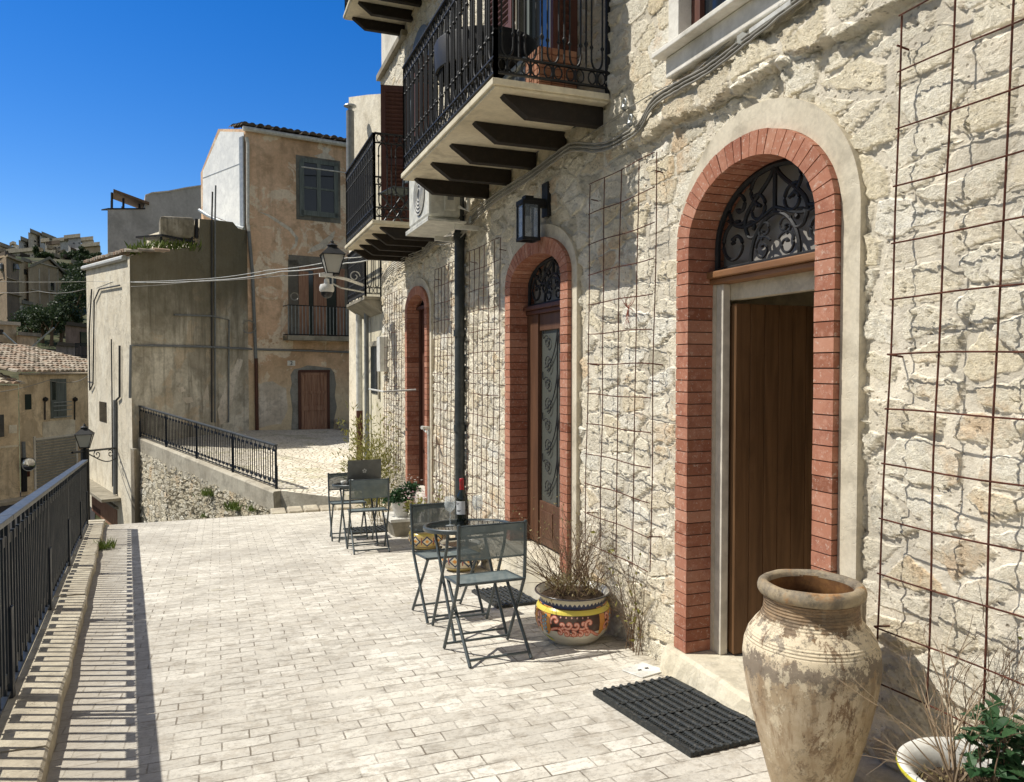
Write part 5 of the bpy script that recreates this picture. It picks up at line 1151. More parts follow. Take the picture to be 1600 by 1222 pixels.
# ============================================================ TRELLISES
def trellis(ya,yb,cols,zt,zb,rows,label,lean=0.0,x=2.345):
    mb=MB()
    def pt(y,z): k=(zt-z)/(zt-zb); return (x-.03*k+.012*mnoise.noise(Vector((y*2,z*1.5,4))),y+lean*k+.010*mnoise.noise(Vector((y*3,z*1.3,1))),z)
    for i in range(cols):
        y=ya+(yb-ya)*i/(cols-1)+random.uniform(-.006,.006); e_=random.uniform(0,.05)*(0 if i in(0,) else 1)
        mb.tube([pt(y,zt+.0+(zb-zt-e_)*k/14) for k in range(15)],.0036,6)
    for j in range(rows):
        z=zt+(zb-zt)*j/(rows-1)
        mb.tube([(lambda q:(q[0]-.009,q[1],q[2]))(pt(ya+(yb-ya)*k/8+(-.0 if k else .008),z+.004*math.sin(k+j))) for k in range(9)],.0033,6)
    for (z) in (zt-.1,(zt+zb)/2,zb+.2):
        for y in (ya+.02,yb-.02): p=pt(y,z); mb.tube([p,(2.42,p[1],p[2]-.01)],.004,5)
    return tag(mb.build('trellis','rust'),label,'trellis','rusty rebar trellises on the stone wall')
trellis(2.14,1.08,6,1.285,-1.183,13,'rusty rebar trellis at the right edge of the photo beyond the near door',.045)
trellis(3.81,4.65,5,1.225,-1.174,13,'rusty rebar trellis between the near door and the middle door')
trellis(6.40,7.30,7,1.15,-1.45,14,'rusty rebar trellis between the middle door and the dark drainpipe')
trellis(7.76,8.60,7,1.12,-1.45,14,'rusty rebar trellis between the dark drainpipe and the far door')
trellis(10.27,11.40,8,1.07,-1.4,14,'rusty rebar trellis farthest away beyond the far door')
mb=MB(); c=Vector((2.325,4.10,.36)); twigs(mb,c,[rv() for k in range(9)],.10,.003,1,4,.8,.4); tag(mb.build('dried_flower',paint('rusty_orange',(.30,.06,.03),.9)),'small rust red dried flower tied to the trellis between the near and middle doors','flower')

# ============================================================ FURNITURE
def make_chair(label):
    r=empty('folding_chair',(0,0,0),0,0,label,'chair','slate grey folding bistro chairs'); wd=.213
    for s in (-1,1):
        mb=MB(); mb.tube([(s*wd,-.135,.805),(s*wd,-.118,.62),(s*wd,-.095,.46),(s*wd,-.03,.36),(s*wd,.22,.008)],.0105,8); mb.lathe([(0,.012),(.010,.008),(.0115,0)],(s*wd,-.135,.805),8); mb.build('back_post','chair_metal',r,True,50)
        mb=MB(); mb.tube([(s*(wd-.022),.185,.445),(s*(wd-.022),.10,.35),(s*(wd-.022),-.22,.008)],.0105,8); mb.build('leg','chair_metal',r,True,50)
    mb=MB(); mb.tube([(-wd,-.135,.80),(wd,-.135,.80)],.008,6); mb.tube([(-wd,-.116,.60),(wd,-.116,.60)],.006,6)
    mb.tube([(-wd,-.105,.455),(wd,-.105,.455)],.009,6); mb.tube([(-wd+.01,.19,.45),(wd-.01,.19,.45)],.009,6)
    for s in (-1,1): mb.tube([(s*(wd-.010),-.11,.452),(s*(wd-.010),.195,.452)],.009,6); mb.tube([(s*(wd-.012),.0,.285),(s*(wd+.004),.0,.285)],.007,6)
    mb.tube([(-wd,.195,.04),(wd,.195,.04)],.008,6); mb.tube([(-wd+.02,-.195,.04),(wd-.02,-.195,.04)],.008,6); mb.build('frame','chair_metal',r,True,50)
    mb=MB(); n=10
    for i in range(n):
        a,b=-1+2*i/n,-1+2*(i+1)/n; f=lambda t:(t*wd,-.128-.018*(1-t*t)*1,0)
        for j in range(5):
            z0=.60+.20*j/5; z1=.60+.20*(j+1)/5; y=lambda t,z:-.116-(z-.6)*.095+.022*(1-t*t)*-1
            mb.face([(a*wd,y(a,z0),z0),(b*wd,y(b,z0),z0),(b*wd,y(b,z1),z1),(a*wd,y(a,z1),z1)])
    mb.build('backrest','sling_back',r,True)
    mb=MB()
    # doubled fabric at the top hem, drooping in a shallow curve
    for i in range(n):
        a,b=-1+2*i/n,-1+2*(i+1)/n; zb=lambda t:.765-.030*abs(t)**3; y=lambda t,z:-.118-(z-.6)*.095-.022*(1-t*t)
        mb.face([(a*wd,y(a,zb(a)),zb(a)),(b*wd,y(b,zb(b)),zb(b)),(b*wd,y(b,.80),.80),(a*wd,y(a,.80),.80)])
    mb.build('hem','sling_seat',r,True)
    mb=MB(); 
    for i in range(n):
        for j in range(6):
            q=lambda a,c:(a*(wd-.012),-.105+.30*c,.456-.014*(1-a*a)*math.sin(math.pi*c))
            a,b=-1+2*i/n,-1+2*(i+1)/n; c,d_=j/6,(j+1)/6; mb.face([q(a,c),q(b,c),q(b,d_),q(a,d_)])
    mb.build('seat','sling_seat',r,True)
    return r
ch0=make_chair('near grey folding chair seen from behind at the table with the wine bottle')
def put(o,x,y,rz): o.location=(x,y,G(y)); o.rotation_euler=(TILT,0,0); o.rotation_mode='XYZ'; o.rotation_euler=(Matrix.Rotation(TILT,4,'X')@Matrix.Rotation(rz,4,'Z')).to_euler()
put(ch0,1.525,4.385,R_(1))
for x,y,rz,l in ((1.565,5.45,R_(183),'grey folding chair facing the camera on the far side of the wine bottle table'),(1.565,8.57,R_(-2),'grey folding chair seen from behind at the table with the laptop'),(1.50,9.66,R_(178),'farthest grey folding chair facing the camera behind the laptop table')):
    c=copy_tree(ch0); put(c,x,y,rz); c['label']=l
def make_table(label):
    r=empty('bistro_table',(0,0,0),0,0,label,'table','round bistro tables'); R=.305
    mb=MB(); mb.lathe([(R-.028,.694),(R-.004,.690),(R,.697),(R,.716),(R-.004,.720),(R-.020,.720),(R-.024,.714),(R-.028,.694)],(0,0,0),56); mb.build('rim','chair_metal',r,True,40)
    mb=MB(); mb.lathe([(0,.713),(R-.022,.713),(R-.022,.707),(0,.707)],(0,0,0),48); mb.build('table_top','glass_table',r)
    for s,w_ in ((1,.20),(-1,.178)):
        for q in (-1,1):
            mb=MB(); mb.tube([(q*w_,-s*.20,.69),(q*w_,-s*.17,.60),(q*w_,0,.34),(q*w_,s*.235,.008)],.0105,8); mb.build('leg','chair_metal',r,True,50)
        mb=MB(); mb.tube([(-w_,s*.21,.045),(w_,s*.21,.045)],.008,6); mb.build('stretcher','chair_metal',r,True,50); mb=MB(); mb.tube([(-w_,-s*.19,.655),(w_,-s*.19,.655)],.008,6); mb.build('stretcher','chair_metal',r,True,50)
    return r
t1=make_table('round glass topped bistro table holding the wine bottle'); put(t1,1.585,4.93,0)
t2=copy_tree(t1); put(t2,1.545,9.10,0); t2['label']='round glass topped bistro table holding the laptop'
def ontable(t,x,y,z=.7145): return t.matrix_basis@Vector((x,y,z))
bpy.context.view_layer.update()
def standing(name,t,x,y,label,cat,group=None,rz=0):
    e_=empty(name,(0,0,0),0,0,label,cat,group); e_.location=ontable(t,x,y); e_.rotation_euler=t.rotation_euler; return e_
bt_=standing('wine_bottle',t1,-.03,.02,'dark red wine bottle with a red capsule and white label on the near bistro table','bottle')
mb=MB(); mb.lathe([(0,.004),(.030,0),(.0385,.004),(.0395,.02),(.0395,.175),(.037,.195),(.028,.213),(.018,.228),(.0148,.245),(.0143,.30),(0,.30)],(0,0,0),28); mb.build('glass','bottle',bt_,True,60)
mb=MB(); mb.lathe([(.0158,.235),(.0153,.29),(.0165,.292),(.0165,.315),(.014,.318),(0,.318)],(0,0,0),20); mb.build('capsule','red_cap',bt_,True,50)
mb=MB(); 
for k in range(12):
    a0=R_(150+k*11),R_(150+(k+1)*11); mb.face([(.0402*math.cos(a0[0]),.0402*math.sin(a0[0]),.075),(.0402*math.cos(a0[1]),.0402*math.sin(a0[1]),.075),(.0402*math.cos(a0[1]),.0402*math.sin(a0[1]),.165),(.0402*math.cos(a0[0]),.0402*math.sin(a0[0]),.165)])
lb=mb.build('label','label',bt_); mb=MB()
for z,a,b in ((.15,175,225),(.142,185,215),(.10,190,240),(.094,190,232)):
    for k in range(6):
        a0,a1=R_(a+(b-a)*k/6),R_(a+(b-a)*(k+.8)/6); q=.0405; mb.face([(q*math.cos(a0),q*math.sin(a0),z),(q*math.cos(a1),q*math.sin(a1),z),(q*math.cos(a1),q*math.sin(a1),z+.004),(q*math.cos(a0),q*math.sin(a0),z+.004)])
mb.build('label_print','iron',lb)
for x,y,l in ((-.115,.03,'empty wine glass left of the bottle on the near bistro table'),(.065,-.03,'empty wine glass right of the bottle on the near bistro table')):
    g_=standing('wine_glass',t1,x,y,l,'wine glass','wine glasses'); mb=MB(); mb.lathe([(0,.002),(.033,.001),(.034,.003),(.008,.007),(.0042,.014),(.004,.085),(.012,.094),(.030,.112),(.038,.14),(.037,.165),(.031,.20),(.030,.20),(.036,.165),(.037,.14),(.029,.114),(.010,.097),(0,.094)],(0,0,0),24); mb.build('bowl','glass_clear',g_,True)
lp=standing('laptop',t2,.07,.0,'open grey laptop seen from behind on the far bistro table','laptop')
mb=MB(); mb.box((-.20,-.02,.002),(.20,.235,.016)); mb.build('base','laptop',lp,bevel=.004)
mt=Matrix.Translation((0,-.02,.014))@Matrix.Rotation(R_(12),4,'X'); mb=MB(); mb.box((-.20,-.008,0),(.20,0,.275),mt); ld=mb.build('lid','laptop',lp,bevel=.004)
mb=MB(); mb.box((-.19,.0005,.01),(.19,.002,.265),mt); mb.build('screen','glass_dark',ld)
mb=MB()
for a in (90,162,234,306,18):
    a=R_(a); c=(.017*math.cos(a),.017*math.sin(a)); mb.face([mt@Vector((c[0]+.010*math.cos(b),-.0086,.142+c[1]+.010*math.sin(b))) for b in [2*math.pi*i/10 for i in range(10)]])
mb.build('logo','logo',ld)
cp=standing('coffee_cup',t2,-.19,-.12,'small white espresso cup at the left edge of the laptop table','cup'); mb=MB(); mb.lathe([(0,.003),(.02,.003),(.028,.03),(.031,.052),(.029,.052),(.025,.03),(0,.01)],(0,0,0),18); mb.build('body','white_pl',cp,True); mb=MB(); mb.tube([(.029,0,.045),(.042,0,.04),(.042,0,.022),(.027,0,.018)],.003,5); mb.build('handle','white_pl',cp,True)
cp=standing('metal_tumbler',t2,-.10,-.13,'small dark metal tumbler between the cup and the laptop','tumbler'); mb=MB(); mb.lathe([(0,.002),(.026,.002),(.028,.06),(.026,.06),(.024,.006),(0,.006)],(0,0,0),18); mb.build('body','galv',cp,True)

# ---------------- doormats
def mat_(cx,cy,wx,ly,rot,label):
    r=empty('doormat',(cx,cy,G(cy)+.002),0,0,label,'doormat','black rubber doormats'); r.rotation_euler=(Matrix.Rotation(TILT,4,'X')@Matrix.Rotation(rot,4,'Z')).to_euler()
    mb=MB(); h=.020; X,Y=wx/2,ly/2; mb.box((-X+.004,-Y+.004,0),(X-.004,Y-.004,.006))
    mb.box((-X,-Y,0),(-X+.022,Y,h)); mb.box((X-.022,-Y,0),(X,Y,h))
    for k in range(5): y=-Y+.011+(2*Y-.022)*k/4; mb.box((-X+.022,y-.010,.001),(X-.022,y+.010,h-.002))
    n=9; p=(wx-.05)/n
    for i in range(n+1):
        x=-X+.025+p*i
        for k in range(4):
            y0=-Y+.021+(2*Y-.022)*k/4; y1=-Y+.001+(2*Y-.022)*(k+1)/4
            mb.tube([(x,y0,.011),(x,y1,.011)],.0115,8,False)
        for y in [(-Y+.011+(2*Y-.022)*k/4) for k in range(5)]: mb.tube([(x,y-.014,.016),(x,y+.014,.016)],.0105,8)
    mb.build('frame','rubber',r,True,40,bevel=0)
    mb=MB()
    for i in range(n):
        x=-X+.025+p*(i+.5); y=-Y+.03
        while y<Y-.02: 
            for dx in (-.007,.007): mb.box((x+dx-.0045,y-.005,.004),(x+dx+.0045,y+.005,.013))
            y+=.0165
    mb.build('studs','rubber',r); return r
mat_(2.04,3.09,.48,.83,R_(2.2),'near black rubber doormat in front of the open near door')
m_=mat_(2.15,5.72,.40,.62,R_(0),'black rubber doormat in front of the closed middle door')
mat_(1.84,10.2,.55,.55,R_(0),'far black rubber doormat behind the laptop table')
mb=MB(); r=[(2.275,3.83),(2.32,3.645),(2.14,3.60),(2.10,3.76)]; mb.hexa([(x,y,G(y)) for x,y in r]+[(x,y,G(y)+.008) for x,y in r])
mc=mb.build('drain_cover','white_pl',None,bevel=.003); tag(mc,'small white square drain cover in the paving beside the near doorstep','drain cover')
mb=MB()
for dx,dy in ((-.03,.0),(.02,.01)): mb.box((2.205+dx,3.70+dy,G(3.7)+.006),(2.225+dx,3.712+dy,G(3.7)+.0105))
mb.build('slot','iron',mc)

# ---------------- big terracotta jar
def urnmat():
    n=N('weathered_jar_glaze',.7,.3); o=n.obj(); s=n.sep(o)
    c=n.mix(n.ss(n.noise(o,5,7,.7),.38,.62),(.43,.33,.215),(.56,.46,.33))
    c=n.mix(n.m1('MULTIPLY',n.ss(n.noise(n.map(o,(6,6,.7)),4,7,.72),.47,.62),.7),c,(.30,.20,.115))
    zz=n.m1('ADD',s[2],n.m1('MULTIPLY',n.m1('SUBTRACT',n.noise(n.map(o,(1,1,.8)),11,10,.8),.5),.34))
    zl=n.m1('ADD',zz,n.m1('MULTIPLY',n.m1('SUBTRACT',n.noise(o,2.6,3),.5),.35))
    band=n.m1('MULTIPLY',n.ss(zl,.455,.460),n.ss(zl,.545,.55,1,0)); c=n.mix(n.m1('MULTIPLY',band,.8),c,(.20,.165,.13))
    pale=n.m1('MULTIPLY',n.ss(zz,.545,.55),n.ss(zz,.665,.67,1,0)); c=n.mix(n.m1('MULTIPLY',pale,.85),c,(.75,.64,.46))
    c=n.mix(n.m1('MULTIPLY',n.m1('MULTIPLY',n.ss(n.noise(n.map(o,loc=(2,2,2)),20,9,.8),.535,.55),n.ss(s[2],.40,.55)),.85),c,(.24,.20,.155))
    c=n.mix(n.m1('MULTIPLY',n.ss(n.noise(n.map(o,(1,1,.45),loc=(7,2,2)),7,9,.82,.4),.57,.60),.85),c,(.17,.10,.055))
    c=n.mix(n.m1('MULTIPLY',n.ss(n.noise(n.map(o,(1,1,.7),loc=(4,9,2)),30,6,.8),.60,.63),.7),c,(.13,.095,.065))
    c=n.mix(n.m1('MULTIPLY',n.ss(n.noise(n.map(o,(1,1,.6),loc=(1,9,5)),12,8,.8),.585,.60),.6),c,(.78,.68,.50))
    rimf=n.ss(s[2],.735,.75); c=n.mix(n.m1('MULTIPLY',rimf,.85),c,n.mix(n.ss(n.noise(o,9,7,.75),.4,.58),(.17,.145,.11),n.mix(n.ss(n.noise(n.map(o,loc=(3,3,3)),5,5,.7),.5,.6),(.36,.29,.19),(.38,.19,.07))))
    neck=n.m1('MULTIPLY',n.ss(zz,.655,.675),n.ss(s[2],.74,.75,1,0)); c=n.mix(n.m1('MULTIPLY',neck,.8),c,n.mix(n.ss(n.noise(n.map(o,(1,1,3)),7,6,.75),.42,.6),(.13,.085,.05),(.27,.17,.09)))
    c=n.mix(n.m1('MULTIPLY',n.ss(zz,.40,.1),.35),c,(.44,.35,.22))
    n.color(c)
    wv=n.m1('SINE',n.m1('MULTIPLY',n.m1('ADD',s[2],n.m1('MULTIPLY',n.noise(o,3,2),.004)),560)); msk=n.m1('ADD',n.m1('MULTIPLY',n.ss(s[2],.64,.66),n.ss(s[2],.745,.75,1,0)),n.m1('MULTIPLY',n.ss(s[2],.575,.58),n.ss(s[2],.61,.615,1,0)))
    h=n.m1('ADD',n.m1('MULTIPLY',wv,n.m1('MULTIPLY',msk,.5)),n.m1('MULTIPLY',n.noise(o,22,8,.75),1.2)); h=n.m1('SUBTRACT',h,n.m1('MULTIPLY',n.ss(n.noise(n.map(o,loc=(2,2,2)),16,9,.8),.55,.60),.5)); n.bump(h,.75,.004); return n.m
M['urn']=urnmat(); M['urn_in']=paint('jar_inside',(.16,.075,.03),.8,.2,var=.5,dust=(.40,.20,.06))
ux,uy=2.055,2.25
ur=empty('clay_jar',(ux,uy,G(uy)),0,0,'large weathered clay storage jar beside the near door','jar')
pr=[(0,0),(.125,0),(.140,.012),(.158,.07),(.178,.14),(.200,.22),(.224,.31),(.244,.40),(.255,.47),(.258,.52),(.252,.565),(.238,.605),(.215,.637),(.194,.660),(.182,.685),(.178,.715),(.181,.742)]
pf=[]
for i in range(len(pr)-1):
    for k in range(4): t=k/4; pf.append(((pr[i][0]*(1-t)+pr[i+1][0]*t)*.945,pr[i][1]*(1-t)+pr[i+1][1]*t))
pf.append((pr[-1][0]*.945,pr[-1][1])); mb=MB(); mb.lathe(pf,(0,0,0),96)
mb.v=[(x*(1+.006*mnoise.noise(Vector((x*6,y*6,z*5)))),y*(1+.006*mnoise.noise(Vector((x*6,y*6,z*5)))),z) for x,y,z in mb.v]; mb.build('body','urn',ur,True,60)
mb=MB(); mb.lathe([(.169,.742),(.182,.748),(.189,.760),(.191,.774),(.187,.788),(.176,.797),(.162,.797),(.152,.790),(.149,.775)],(0,0,0),80); mb.v=[(x*(1+.010*mnoise.noise(Vector((x*16,y*16,z*16)))),y*(1+.010*mnoise.noise(Vector((x*16,y*16,z*16)))),z+.003*mnoise.noise(Vector((x*14,y*14,1)))) for x,y,z in mb.v]; mb.build('rim','urn',ur,True)
mb=MB(); mb.lathe([(.150,.780),(.144,.74),(.155,.68),(.20,.62),(.22,.5),(0,.35)],(0,0,0),60); mb.build('inside','urn_in',ur,True)

# ---------------- painted majolica pots: the decoration is painted per vertex on a fine mesh
def majolica(rt,scale,theme,name='body'):
    prof=[(.125,0),(.150,.006),(.185,.035),(.218,.075),(.238,.12),(.246,.165),(.243,.205),(.230,.238),(.214,.256),(.208,.266),(.210,.282),(.222,.300),(.240,.314),(.247,.319),(.244,.326),(.232,.323),(.214,.306),(.200,.285)]
    # resample
    P=[]; 
    for (a,b) in zip(prof,prof[1:]):
        n=max(1,int(math.hypot(b[0]-a[0],b[1]-a[1])/.0028))
        for k in range(n): t=k/n; P.append((a[0]*(1-t)+b[0]*t,a[1]*(1-t)+b[1]*t))
    P.append(prof[-1]); P=np.array(P); nr=len(P); na=560
    th=np.linspace(0,2*np.pi,na,endpoint=False); TH,ZZ=np.meshgrid(th,P[:,1]); S=TH*.245
    idx=np.arange(nr)[:,None]*np.ones((1,na)); top=int(np.argmax(P[:,1])); 
    C=np.zeros((nr,na,3)); 
    def setc(m,c): C[m]=c
    cream=(.62,.58,.47); dark=(.06,.03,.022); pink=(.68,.24,.15); pk2=(.78,.46,.36); yel=(.72,.60,.10); orange=(.66,.28,.05); blue=(.12,.30,.40); navy=(.03,.04,.09); green=(.10,.26,.07)
    C[:]=cream
    if theme==0:
        setc(ZZ>.118,dark); per=2*np.pi/3
        ph=(TH+2.62)%per; sx=(ph-per/2)*.245
        mpan=((np.abs(ph-.32)<.20)|(np.abs(ph-1.98)<.10))&(ZZ>.085); setc(mpan,orange)
        # scalloped lower border
        low=.100+.014*np.cos(TH*24); setc((ZZ<low),cream)
        def stroke(pts,wd,c,c2=None):
            pts=np.array(pts); D=np.full(TH.shape,9.0)
            for (x,z) in pts: D=np.minimum(D,np.hypot(((ph*.245)-x+.2565)% .5131-.2565,ZZ-z))
            if c2 is not None: C[D<wd+.0028]=c2
            C[D<wd]=c
        def curl(x,z,r,a0,t,sg,wd):
            r*=1.22; wd*=1.2
            pts=[(x+r*(1-k/40)*math.cos(a0+sg*2*math.pi*t*k/40),z+r*(1-k/40)*math.sin(a0+sg*2*math.pi*t*k/40)) for k in range(41)]
            stroke(pts,wd,pink,(.30,.05,.03)); stroke(pts,wd*.4,pk2)
        main=[(.135+.0085*k,.125+.018*math.sin(k*.28)-.0005*k) for k in range(40)]
        stroke(main,.0075,pink,(.30,.05,.03)); stroke(main,.003,pk2)
        for k,(x,z,r,a,s_) in enumerate([(.165,.185,.030,3.6,-1),(.205,.165,.022,4.2,1),(.25,.170,.024,3.9,1),(.295,.168,.024,4.0,1),(.34,.172,.026,4.2,1),(.385,.175,.028,4.2,-1),(.19,.115,.018,1.6,-1),(.235,.108,.018,1.6,-1),(.28,.108,.018,1.6,-1),(.325,.108,.018,1.6,-1),(.37,.112,.018,1.6,-1),(.015,.19,.028,5.5,1),(.012,.13,.03,.5,1)]): curl(x,z,r,a,.85,s_,.0062)
        for k in range(6):
            x,z=.20+.035*k,.212; D=np.hypot(((ph*.245)-x+.2565)%.5131-.2565,ZZ-z); C[D<.0045]=pk2
        for k in range(9):
            x,z=.078+(-.012 if k%2 else .010),.205-.0125*k; D=np.hypot((ph*.245)-x,ZZ-z); C[D<.0115]=navy; C[D<.0095]=blue; C[D<.003]=(.6,.6,.5)
        x0=.085; m=(np.abs(((ph*.245)-x0))/.045+np.abs(ZZ-.052-.25*((ph*.245)-x0)*-1)/.018)<1; C[m]=yel; m2=(np.abs(((ph*.245)-x0-.0))/.05+np.abs(ZZ-.066-.25*((ph*.245)-x0)*-1)/.007)<1; C[m2]=green
        setc((ZZ>.222)&(ZZ<.252),yel); setc((ZZ>.250)&(ZZ<.253),dark); setc((ZZ>.219)&(ZZ<.2225),dark)
        nk=(ZZ>.258)&(idx<=top); setc(nk,cream); teeth=.266+.018*np.abs(((TH*46/(2*np.pi))%1)-.5)*-2+.022; setc((ZZ>.258)&(ZZ<teeth)&(idx<=top),navy)
    else:
        base=(.46,.34,.13) if theme==1 else (.52,.46,.34); setc(ZZ>.0,base); ph=(TH*9/(2*np.pi))%1
        d1=(np.abs(ph-.5)*2+np.abs(ZZ-.15)/.075); setc(d1<1,navy); setc(d1<.68,(.62,.55,.38)); setc(d1<.35,orange); setc((np.abs(ph-.02)<.07)&(np.abs(ZZ-.15)<.05),(.25,.04,.03))
        setc((ZZ>.225)&(ZZ<.25),(.50,.40,.10)); setc(ZZ<.065,(.48,.38,.16)); setc((ZZ>.063)&(ZZ<.069),navy); setc((ZZ>.285)&(idx<=top),(.20,.30,.40) if theme==1 else cream)
        setc((ZZ<.03),(.35,.27,.10))
    setc((idx>top),(.60,.57,.48)); setc(np.abs(idx-top)<3.2,(.05,.045,.05))
    rng=np.random.RandomState(3); C*=(1+.10*(rng.rand(nr,na,1)-.5))
    V=np.stack([P[:,0][:,None]*np.cos(TH),P[:,0][:,None]*np.sin(TH),ZZ],-1).reshape(-1,3)*scale
    i,j=np.meshgrid(np.arange(nr-1),np.arange(na),indexing='ij'); i=i.ravel(); j=j.ravel(); j2=(j+1)%na; F=np.stack([i*na+j,i*na+j2,(i+1)*na+j2,(i+1)*na+j],-1)
    me=bpy.data.meshes.new(name); me.vertices.add(len(V)); me.vertices.foreach_set('co',V.ravel()); me.loops.add(F.size); me.loops.foreach_set('vertex_index',F.ravel()); me.polygons.add(len(F)); me.polygons.foreach_set('loop_start',np.arange(len(F))*4); me.update(calc_edges=True)
    me.polygons.foreach_set('use_smooth',[True]*len(F)); ca=me.color_attributes.new('paint','FLOAT_COLOR','POINT'); ca.data.foreach_set('color',np.concatenate([C.reshape(-1,3),np.ones((nr*na,1))],1).ravel())
    me.materials.append(M['majolica']); o=bpy.data.objects.new(name,me); COL.objects.link(o); o.parent=rt
    mb=MB(); mb.lathe([(0,.292),(.10,.294),(.205,.288)],(0,0,0),32); mb.v=[(x*scale,y*scale,z*scale+.006*mnoise.noise(Vector((x*30,y*30,0)))) for x,y,z in mb.v]; mb.build('soil','soil',rt,True)
n=N('painted_majolica',.22,.5); at=n.t.nodes.new('ShaderNodeAttribute'); at.attribute_name='paint'; n.color(n.mix(n.ss(n.noise(n.obj(),8,6,.7),.5,.75,0,.35),at.outputs['Color'],(.20,.15,.10))); n.bump(n.noise(n.obj(),40,4),.15,.002); M['majolica']=n.m
p1=empty('flower_pot',(2.125,4.45,G(4.45)),R_(-30),0,'painted majolica pot with pink scrolls on a dark ground near the near door','flower pot'); majolica(p1,1.0,0)
p2=empty('flower_pot',(2.17,8.38,G(8.38)),0,0,'yellow painted majolica pot far back behind the table with the wine bottle','flower pot'); majolica(p2,.80,1)
p3=empty('flower_pot',(2.16,7.02,G(7.02)),.3,0,'cream and orange painted majolica pot beside the dark drainpipe','flower pot'); majolica(p3,.82,2)
b=p1.location+Vector((0,0,.31)); bases=[b+Vector((random.uniform(-.12,.12),random.uniform(-.12,.12),0)) for k in range(12)]
mb=MB(); tips=[]
for k in range(34): twigs(mb,bases,[(random.uniform(-1.0,.85),random.uniform(-.8,.8),1.0)],random.uniform(.30,.62),.0036,2,6,.9,.26,tips)
for k in range(10): twigs(mb,bases,[(random.uniform(-1,-.4),random.uniform(-.3,.8),.6)],random.uniform(.35,.58),.0034,1,6,.7,.2,tips)
pl_=root('bare_shrub','leafless twiggy shrub growing in the pink scrolled majolica pot','shrub'); mb.build('twigs','twig',pl_)
mb=MB()
for k in range(260): p,d=random.choice(tips); leaf(mb,p+rv()*.02,d+rv(),rv(),random.uniform(.012,.026),.009)
mb.build('leaves','leaf_dry',pl_); mb=MB()
for k in range(560): p=random.choice(bases)+Vector((random.uniform(-.08,.08),random.uniform(-.08,.08),random.uniform(0,.09))); leaf(mb,p,Vector((random.uniform(-1,1),random.uniform(-1,1),.8)),rv(),random.uniform(.03,.07),.005)
mb.build('dry_grass','leaf_dry',pl_)
# climbing vine on the near trellis pair
def vine(name,label,pts,nl,h,lf,yspread=.12,x=2.31,n=9,r=.003,seedup=1.0,leafsize=.035):
    rt=root(name,label,'climber'); mb=MB(); tips=[]
    for k in range(n):
        b=Vector(pts)+Vector((random.uniform(-.03,.03),random.uniform(-yspread,yspread)*.5,0)); p=b.copy(); d=Vector((0,random.uniform(-.35,.35),1)); P=[p.copy()]; L_=h*random.uniform(.5,1.0)
        for i in range(12):
            d=(d+rv()*.28+Vector((.1*(x-p.x)*8,0,.05))).normalized(); d.x=max(-.3,min(.3,d.x)); p=p+d*L_/12; p.x=min(p.x,2.355); P.append(p.copy())
            if random.random()<.5: twigs(mb,p.copy(),[d+rv()*.7],L_*.22,r*.5,1,4,.7,.3,tips)
            tips.append((p.copy(),d))
        mb.tube(P,[r*(1-.06*i) for i in range(13)],4,False)
    mb.build('stem','twig',rt); mb=MB()
    if nl:
        for k in range(nl):
            p,d=random.choice(tips); leaf(mb,p,(d+rv()*1.2),rv(),leafsize*random.uniform(.6,1.2),leafsize*.55,.1)
        mb.build('leaves',lf,rt)
    return rt
vine('climbing_vine','mostly bare vine with few yellow green leaves on the trellis by the majolica pot',(2.33,4.03,G(4.03)),46,.80,'leaf_y',.14,n=11)
vine('climbing_vine','tangle of bare thorny stems climbing the trellis at the right edge',(2.32,1.72,G(1.7)),12,.80,'leaf_y',.34,n=14,leafsize=.025)
vine('climbing_vine','yellowish bare climber behind the yellow majolica pot',(2.28,8.35,G(8.35)+.28),40,.5,'leaf_y',.2,n=7)
vine('climbing_vine','thin bare twigs rising from the pot beside the dark drainpipe',(2.22,7.02,G(7.02)+.25),4,.45,'leaf_y',.12,n=5)
# bamboo-like shrub by the far end of the wall
bs_=empty('bamboo_shrub',(2.12,10.9,G(10.9)),0,0,'feathery yellow green shrub at the far end of the stone wall','shrub')
mb=MB(); tips=[]
for k in range(34): twigs(mb,(random.uniform(-.12,.12),random.uniform(-.4,.5),.0),[(random.uniform(-.5,.22),random.uniform(-.35,.35),1.3)],random.uniform(.6,1.15),.004,1,6,.5,.10,tips)
mb.build('stems','leaf_dry',bs_); mb=MB()
for k in range(3000): p,d=random.choice(tips); leaf(mb,p+rv()*.09,d+rv()*.9-Vector((0,0,.3)),rv(),random.uniform(.05,.11),.016)
mb.build('leaves','leaf_y',bs_)
# white flower pot on a stone trough
st_=root('stone_trough','weathered stone trough on the ground by the far door','trough'); mb=MB(); y0=9.55; mb.hexa([(2.05,y0-.12,G(y0)),(2.36,y0-.12,G(y0)),(2.36,y0+.3,G(y0)-.02),(2.05,y0+.3,G(y0)-.02),(2.0,y0-.16,G(y0)+.20),(2.38,y0-.16,G(y0)+.20),(2.38,y0+.34,G(y0)+.20),(2.0,y0+.34,G(y0)+.20)]); mb.build('body','slab_conc',st_,bevel=.01)
mb=MB(); mb.box((1.98,y0-.18,G(y0)+.20),(2.39,y0+.36,G(y0)+.24)); mb.build('lid','white_pl',st_,bevel=.005)
zt=G(y0)+.242; wp=empty('flower_pot',(2.16,y0+.02,zt),0,0,'plain white flower pot standing on the stone trough by the far door','flower pot')
mb=MB(); mb.lathe([(0,0),(.085,0),(.12,.17),(.128,.172),(.128,.20),(.115,.20),(.105,.17),(0,.16)],(0,0,0),28); mb.build('body','white_pl',wp,True,40)
fl=root('flowering_plant','bushy green plant with small pale flowers in the white pot','plant'); mb=MB(); c=wp.location+Vector((0,0,.29)); crown(mb,c,(.24,.22,.17),900,.045,12); mb.build('leaves','leaf',fl)
